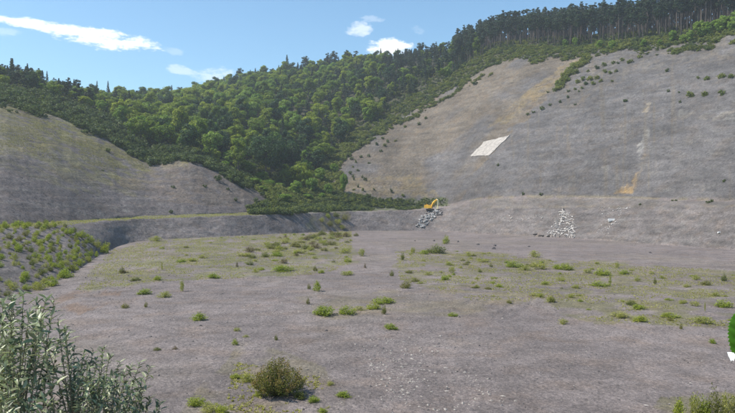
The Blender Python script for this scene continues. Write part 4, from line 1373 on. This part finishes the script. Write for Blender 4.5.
cabo = add('cab', MB().prism([(-0.15, 1.7), (1.3, 1.15), (1.35, 2.0), (1.0, 2.95), (-0.1, 2.95)], 0.3, 1.28).mesh('cab', M_yel), dig)
add('window', MB().prism([(0.0, 2.0), (1.15, 2.0), (0.92, 2.8), (0.0, 2.8)], 0.27, 1.31).mesh('window', M_glass), cabo)
cab2 = MB().box((1.24, 0.79, 2.45), (0.08, 0.8, 0.75), Matrix.Rotation(-0.36, 3, 'Y'))
add('windscreen', cab2.mesh('windscreen', M_glass), cabo)
add('engine_cover', MB().box((-1.2, -0.3, 2.82), (1.1, 1.6, 0.3)).tube([(-1.6, -0.6, 2.7), (-1.6, -0.6, 3.4)], [0.09, 0.09], 6).mesh('engine_cover', M_yel), dig)
boom = MB().tube([(0.9, -0.35, 1.7), (1.7, -0.35, 3.6), (2.9, -0.35, 5.0), (3.9, -0.35, 5.35)], [0.4, 0.6, 0.5, 0.3], 4)
bo = add('boom', boom.mesh('boom', M_yel), dig)
add('ram', MB().tube([(1.1, -0.75, 1.5), (2.0, -0.75, 3.6)], [0.11, 0.07], 6).tube([(1.1, 0.05, 1.5), (2.0, 0.05, 3.6)], [0.11, 0.07], 6).mesh('ram', M_steel), bo)
st = add('stick', MB().tube([(3.3, -0.35, 5.75), (3.9, -0.35, 5.2), (4.0, -0.35, 3.2), (3.9, -0.35, 2.0)], [0.22, 0.42, 0.36, 0.24], 4).mesh('stick', M_pale), dig)
add('ram', MB().tube([(2.3, -0.35, 5.0), (3.3, -0.35, 5.75)], [0.11, 0.08], 6).mesh('ram', M_steel), st)
add('bucket', MB().prism([(3.7, 2.1), (4.3, 1.9), (4.4, 1.2), (3.9, 0.75), (3.2, 0.8), (3.3, 1.4)], -0.9, 0.2).mesh('bucket', M_pale), dig)

# ------------------------------------------------------------------ big solitary bush on the floor
q = hit(279, 394.5)
bigb = add('solitary_bush', None, label='large twiggy olive bush with reddish-brown tips, alone on the near floor', cat='bush', loc=q)
mpx = q.y / F
g = np.random.default_rng(77)
mb = MB()
Cs, rs = [], []
for k in range(110):
    a = g.random() * 6.283
    out = 27 * mpx * math.sqrt(g.random())
    hh = 39 * mpx * (0.6 + 0.45 * g.random()) * (1 - 0.6 * (out / (27 * mpx)) ** 2)
    tip = Vector((math.cos(a) * out * 1.0, math.sin(a) * out, hh))
    mid = Vector((tip.x * 0.8, tip.y * 0.8, hh * 0.5))
    mb.tube([(tip.x * 0.05, tip.y * 0.05, -0.05), mid, tip], [0.025, 0.016, 0.006], 4)
    for j in range(95):
        t = 0.12 + 0.9 * g.random()
        p = (mid * (t / 0.5) if t < 0.5 else mid + (tip - mid) * ((t - 0.5) / 0.5)) + Vector(g.normal(0, 0.085, 3))
        if p.z > 0:
            Cs.append(p)
            rs.append(min(1.0, max(0.0, g.normal(0.18 + 0.5 * (k % 4 == 0) * (t > 0.6) + 0.3 * (t > 0.75), 0.2))))
add('stems', mb.mesh('stems', M_twig), bigb)
M_bb = leaf_mat('solitary_bush_leaf', (0.13, 0.165, 0.030), (0.22, 0.15, 0.05), 0.36, 0.6, False)
nn = unit(len(Cs), g) + np.array([0, 0, 0.4])
nn /= np.linalg.norm(nn, axis=1)[:, None]
V, Fq2, col = leaf_cards(np.array(Cs), nn, 0.055, 0.03, g, np.array(rs))
add('foliage', mk_mesh('foliage', V, Fq2, col, [M_bb]), bigb)
# ring of low green growth at its foot is in the weed list

# ------------------------------------------------------------------ grey-green shrub close to the viewpoint
def lance_leaf(name, L, W, droop, fold, seed, mats, teeth=0):
    """lance-shaped leaf along +X with a folded midrib, upper and lower skins"""
    g = random.Random(seed)
    n = 4
    v, f, mi = [], [], []
    for side in (0, 1):
        dz = -0.0012 * side
        b = len(v)
        for i in range(n + 1):
            t = i / n
            w = W * (math.sin(math.pi * min(1, t * 0.92 + 0.06)) ** 0.9) * (1.15 - 0.5 * t)
            if i == n:
                w = 0.0008
            x = L * t * (1 - 0.12 * droop * t)
            z = -droop * L * t * t * 0.6 + dz
            k = g.uniform(-0.04, 0.04) * W
            v += [(x, -w, z + w * fold + k), (x, 0, z), (x, w, z + w * fold - k)]
        for i in range(n):
            for j in range(2):
                q = [b + i * 3 + j, b + (i + 1) * 3 + j, b + (i + 1) * 3 + j + 1, b + i * 3 + j + 1]
                f.append(q if side == 0 else q[::-1])
                mi.append(side)
    g2 = np.random.default_rng(seed)
    col = np.zeros((len(v), 3))
    col[:, 0] = g2.random()
    col[:, 1] = g2.random()
    return mk_mesh(name, np.array(v), np.array(f), col, mats, True, mi)


LEAVES = [lance_leaf('shrub_leaf', 0.135 + 0.014 * (k % 3), 0.020 + 0.0022 * (k % 4), 0.15 + 0.25 * (k % 5) / 4, 0.35, 800 + k, [M_bud, M_budu]) for k in range(10)]
LV = []
for me in LEAVES:
    a = np.zeros(len(me.vertices) * 3, np.float32)
    me.vertices.foreach_get('co', a)
    fcs = np.array([tuple(p.vertices) for p in me.polygons])
    mis = np.array([p.material_index for p in me.polygons])
    cc = np.zeros(len(me.vertices) * 4, np.float32)
    me.color_attributes['Col'].data.foreach_get('color', cc)
    LV.append((a.reshape(-1, 3), fcs, mis, cc.reshape(-1, 4)[:, :3]))


def at(px, py, Y):
    return Vector(((px - CX) / F * Y, Y, EYE - (py - CY) / F * Y))


rx_, ry_ = at(45, 400, 6.2).x, 6.2
root = Vector((rx_, ry_, gz(rx_, ry_, True)))
shrub = add('grey_leaved_shrub', None, label='grey-green narrow-leaved shrub growing on the near bank', cat='shrub', loc=root)
tips = [(14, 296, 6.0), (24, 292, 6.1), (36, 300, 6.0), (46, 298, 5.9), (54, 300, 6.0), (8, 305, 5.8), (2, 300, 6.2), (30, 312, 5.7), (44, 314, 6.3), (58, 318, 6.0), (64, 328, 6.2), (20, 322, 5.6),
        (-6, 315, 5.9), (-16, 330, 6.2), (6, 335, 5.8), (36, 334, 5.9), (50, 340, 6.4), (66, 350, 6.2), (74, 347, 6.0), (84, 352, 6.3), (93, 350, 6.1), (102, 348, 6.0), (110, 354, 6.2), (120, 362, 6.0),
        (131, 366, 5.9), (124, 372, 6.3), (140, 362, 6.1), (150, 366, 6.0), (142, 380, 5.8), (138, 392, 6.2), (150, 398, 6.0), (160, 402, 5.9), (156, 412, 6.1), (128, 386, 5.6), (114, 372, 5.6), (100, 366, 5.7),
        (88, 366, 5.6), (76, 366, 6.5), (62, 372, 6.6), (46, 362, 6.4), (30, 355, 6.1), (14, 352, 5.6), (-4, 350, 5.7), (0, 372, 5.5), (18, 376, 5.5), (36, 384, 5.6), (8, 392, 5.4), (30, 400, 5.4),
        (-10, 400, 5.6), (70, 388, 6.4), (86, 384, 5.5), (104, 388, 5.5), (120, 400, 5.5), (96, 402, 5.4), (136, 408, 5.6), (80, 405, 5.4), (62, 410, 5.5), (148, 416, 5.8), (110, 414, 5.4), (46, 416, 5.4), (16, 414, 5.3),
        (5, 322, 6.4), (26, 340, 6.4), (110, 382, 6.5), (130, 400, 6.5), (92, 376, 6.6), (10, 366, 6.5), (-25, 360, 6.0), (-30, 385, 5.9), (-14, 378, 6.4), (24, 390, 6.5), (142, 404, 6.4), (118, 392, 6.2), (105, 375, 6.1)]
random.seed(31)
for (px, py, Y) in [q for k, q in enumerate(tips) if k % 4]:
    tips.append((px + random.uniform(-13, 9), py + random.uniform(4, 26), Y + random.uniform(-0.35, 0.35)))
stems = MB()
leaf_T = []
mains = []
order = [i for i in range(len(tips)) if i % 6 == 0] + [i for i in range(len(tips)) if i % 6]
for i in order:
    px, py, Y = tips[i]
    tip = at(px, py, Y) - root
    if i % 6 == 0:
        st_ = Vector((random.uniform(-.12, .12), random.uniform(-.1, .1), -0.1))
        hub = Vector((tip.x * 0.7, tip.y * 0.6, max(0.3, tip.z * 0.3))) + Vector((random.uniform(-.2, .2), random.uniform(-.2, .2), 0))
        p1 = Vector((tip.x * 0.7, tip.y * 0.8, tip.z * 0.75)) + Vector((random.uniform(-.15, .15), random.uniform(-.15, .15), 0))
        r0_ = 0.014
    else:
        mp_ = min(mains, key=lambda q: (q[-1] - tip).length)
        st_ = mp_[random.randint(5, 10)]
        dv = tip - st_
        hub = st_ + dv * 0.35 + Vector((random.uniform(-.12, .12), random.uniform(-.12, .12), -0.05))
        p1 = st_ + dv * 0.75 + Vector((random.uniform(-.1, .1), random.uniform(-.1, .1), -0.06 + random.uniform(0, 0.1)))
        r0_ = 0.007
    path = []
    cps = [st_, hub, p1, tip]
    for k in range(15):
        t = k / 14
        a, b, c, d = cps
        path.append(a * (1 - t) ** 3 + b * 3 * t * (1 - t) ** 2 + c * 3 * t * t * (1 - t) + d * t ** 3)
    if i % 6 == 0:
        mains.append(path)
    stems.tube(path, [r0_ * (1 - t / 14) + 0.0022 for t in range(15)], 5)
    L = sum((path[k + 1] - path[k]).length for k in range(14))
    fr_ = min(0.9, 0.85 / max(L, 0.5)) if i % 6 else 0.72
    nl = max(8, int(L * fr_ / (0.046 if px < 60 else 0.036)))
    for j in range(nl):
        s = 1 - fr_ * (j / nl) ** 1.2
        kf = s * 14
        k0 = min(13, int(kf))
        pos = path[k0].lerp(path[k0 + 1], kf - k0)
        d = (path[k0 + 1] - path[k0]).normalized()
        # side shoots carry the leaf a little off the branch
        ang = j * 1.57 + random.uniform(-0.4, 0.4)
        side = d.orthogonal().normalized()
        side = Matrix.Rotation(ang, 3, d) @ side
        off = side * random.uniform(0.0, 0.055) if j > 3 else side * 0.002
        if j > 3 and off.length > 0.02:
            stems.tube([pos, pos + off], [0.003, 0.002], 4)
        for sgn in (1, -1):
            up = random.uniform(0.1, 1.3)
            if random.random() < 0.12:
                continue
            ld = (side * sgn + d * up + Vector((random.gauss(0, 0.3), random.gauss(0, 0.3), random.uniform(-0.45, 0.4)))).normalized()
            zup = (Vector((0, 0, 1)) + Vector((random.gauss(0, 0.35), random.gauss(0, 0.35), 0)))
            yax = zup.cross(ld)
            if yax.length < 0.05:
                continue
            yax.normalize()
            zax = ld.cross(yax)
            sc = random.uniform(0.55, 1.0) * (0.75 if j < 2 else 1.0) * (0.86 if px < 60 else 0.66)
            m4_ = Matrix((( *ld, 0), (*yax, 0), (*zax, 0), (0, 0, 0, 1))).transposed()
            m4_ = Matrix.Translation(pos + off * (1 if sgn > 0 else 0.6)) @ m4_ @ Matrix.Scale(sc, 4)
            leaf_T.append((m4_, random.randrange(10)))
add('branches', stems.mesh('branches', M_twig, True), shrub)


def vis_key(it):
    w = it[0].translation + root
    u, v = CX + F * w.x / w.y, CY - F * (w.z - EYE) / w.y
    inside = -5 < u < 740 and v < 415
    return (0 if inside else 1, w.y)


leaf_T.sort(key=vis_key)
for m4_, k in leaf_T[:300]:
    o = add('leaf', LEAVES[k], shrub)
    o.matrix_local = m4_
Vs, Fs, Ms, Cc, nb_ = [], [], [], [], 0
for m4_, k in leaf_T[300:]:
    a, f, mi, cc = LV[k]
    A = np.array(m4_)
    Vs.append(a @ A[:3, :3].T + A[:3, 3])
    Fs.append(f + nb_)
    Ms.append(mi)
    Cc.append(np.tile(rng.random((1, 3)), (len(a), 1)))
    nb_ += len(a)
add('foliage', mk_mesh('foliage', np.concatenate(Vs), np.concatenate(Fs), np.concatenate(Cc), [M_bud, M_budu], True, np.concatenate(Ms)), shrub, kind='stuff')

# ------------------------------------------------------------------ toothed leaf hanging into view from a stem outside the frame
M_nl = leaf_mat('toothed_leaf', (0.17, 0.34, 0.035), (0.24, 0.43, 0.055), 0.5, 0.45, False, 0.06)
M_nw = plain_mat('overexposed_tip', (0.85, 0.86, 0.84), 0.6, 0, 0.04, 30)  # leaf tip burnt out by the sun, glare put into the colour


def toothed(name, L, W, mats, bend=0.3, tip_white=False):
    n = 30
    v, f, mi = [], [], []
    for side in (0, 1):
        b = len(v)
        for i in range(n + 1):
            t = i / n
            w = W * math.sin(math.pi * (0.10 + 0.88 * t) ** 0.85) ** 0.8 * (1.0 + (0.07 if i % 2 else -0.06))
            x = L * t
            z = -bend * L * t * t - 0.0008 * side
            for j, s in enumerate((-1, -0.5, 0, 0.5, 1)):
                v.append((x + (0.028 * L if abs(s) == 1 and i % 2 else 0), w * s, z + abs(s) * w * 0.85 + 0.0005 * math.sin(i * 1.25 + abs(s) * 3) * (abs(s) == 0.5)))
        for i in range(n):
            for j in range(4):
                q = [b + i * 5 + j, b + (i + 1) * 5 + j, b + (i + 1) * 5 + j + 1, b + i * 5 + j + 1]
                f.append(q if side == 0 else q[::-1])
                mi.append(0)
    col = np.zeros((len(v), 3))
    vv = np.array(v)
    col[:, 0] = 0.5 + 0.22 * np.sin(vv[:, 0] / L * 38 + np.abs(vv[:, 1]) / W * 3) * (np.abs(vv[:, 1]) > W * 0.1) + 0.25 * (np.abs(vv[:, 1]) > W * 0.7)
    col[:, 1] = 0.5
    return mk_mesh(name, vv, np.array(f), col, mats, True, mi)


NET = toothed('nettle_leaf', 0.088, 0.021, [M_nl], 0.18)
Yn = 1.15
base = at(775, 420, Yn)
base.z = gz(base.x, base.y, True)
net = add('leafy_weed', None, label='bright green toothed leaf with an overexposed white tip on a tall stem by the viewpoint', cat='plant', loc=base)
tp = at(772, 290, Yn) - base
path = [Vector((0.03, 0.02, -0.05)), Vector((0.02, 0.0, tp.z * 0.4)), Vector((tp.x * 0.5 + 0.01, tp.y * 0.5, tp.z * 0.75)), tp]
add('stem', MB().tube(path, [0.005, 0.0045, 0.0035, 0.0025], 6).mesh('stem', M_stem, True), net)


def orient(x, zref):
    x = x.normalized()
    y = zref.cross(x).normalized()
    z = x.cross(y)
    return Matrix(((*x, 0), (*y, 0), (*z, 0), (0, 0, 0, 1))).transposed()


def put_leaf(p0, d, zref, sc=1.0):
    o = add('leaf', NET, net)
    o.matrix_local = Matrix.Translation(p0) @ orient(d, zref) @ Matrix.Scale(sc, 4)
    return o


a_ = at(747, 311, Yn) - base
b_ = at(735, 360, Yn - 0.02) - base
put_leaf(a_, b_ - a_, Vector((-0.45, -0.75, 0.35)), 1.0)
add('leaf_stalk', MB().tube([tp + Vector((0, 0, -0.012)), (tp + a_) / 2 + Vector((0, 0, 0.012)), a_], [0.0015, 0.0013, 0.0012], 5).mesh('leaf_stalk', M_stem, True), net)
for (fr, ang) in ((1.0, 0.5), (1.0, -1.2), (0.86, 2.2), (0.8, 0.2), (0.66, 1.4)):
    p0 = tp * fr
    put_leaf(p0, Vector((abs(math.cos(ang)) * 0.9 + 0.2, math.sin(ang), -0.4)), Vector((0, 0, 1)), 0.9)
# end of the leaf, its overexposure put in as a white piece
pt = at(731, 356.5, Yn - 0.012) - base
mb = []
prof = [(-0.010, 0.011), (-0.002, 0.013), (0.008, 0.011), (0.011, 0.002), (0.009, -0.008), (0.006, -0.014), (0.003, -0.010), (0.000, -0.015), (-0.003, -0.007), (-0.007, 0.001)]
me = bpy.data.meshes.new('leaf_tip')
pv = [(x, -0.002 - 0.3 * abs(x), z) for x, z in prof] + [(x, 0.0 - 0.3 * abs(x), z) for x, z in prof]
n8 = len(prof)
pf = [tuple(range(n8)), tuple(range(2 * n8 - 1, n8 - 1, -1))] + [(i, n8 + i, n8 + (i + 1) % n8, (i + 1) % n8) for i in range(n8)]
me.from_pydata(pv, [], pf)
me.materials.append(M_nw)
o = add('leaf_tip', me, net, label='overexposed white tip of the toothed leaf', loc=pt, rot=(R(-30), 0, R(-30)), scale=0.6)

# ------------------------------------------------------------------ thin summer haze
if True:
    mt = bpy.data.materials.new('haze')
    mt.use_nodes = True
    mt.node_tree.nodes.clear()
    t = NT(mt.node_tree)
    pv_ = t.n('ShaderNodeVolumePrincipled')
    pv_.inputs['Color'].default_value = (0.86, 0.92, 1.0, 1)
    pv_.inputs['Density'].default_value = 0.0002
    pv_.inputs['Anisotropy'].default_value = 0.2
    oo = t.n('ShaderNodeOutputMaterial')
    t.link(pv_.outputs[0], oo.inputs['Volume'])
    mb = MB().box((0, 580, 107), (3400, 1260, 222))
    hz = add('haze', mb.mesh('haze', mt), label='thin summer haze over the quarry and the hills', cat='haze', kind='stuff')
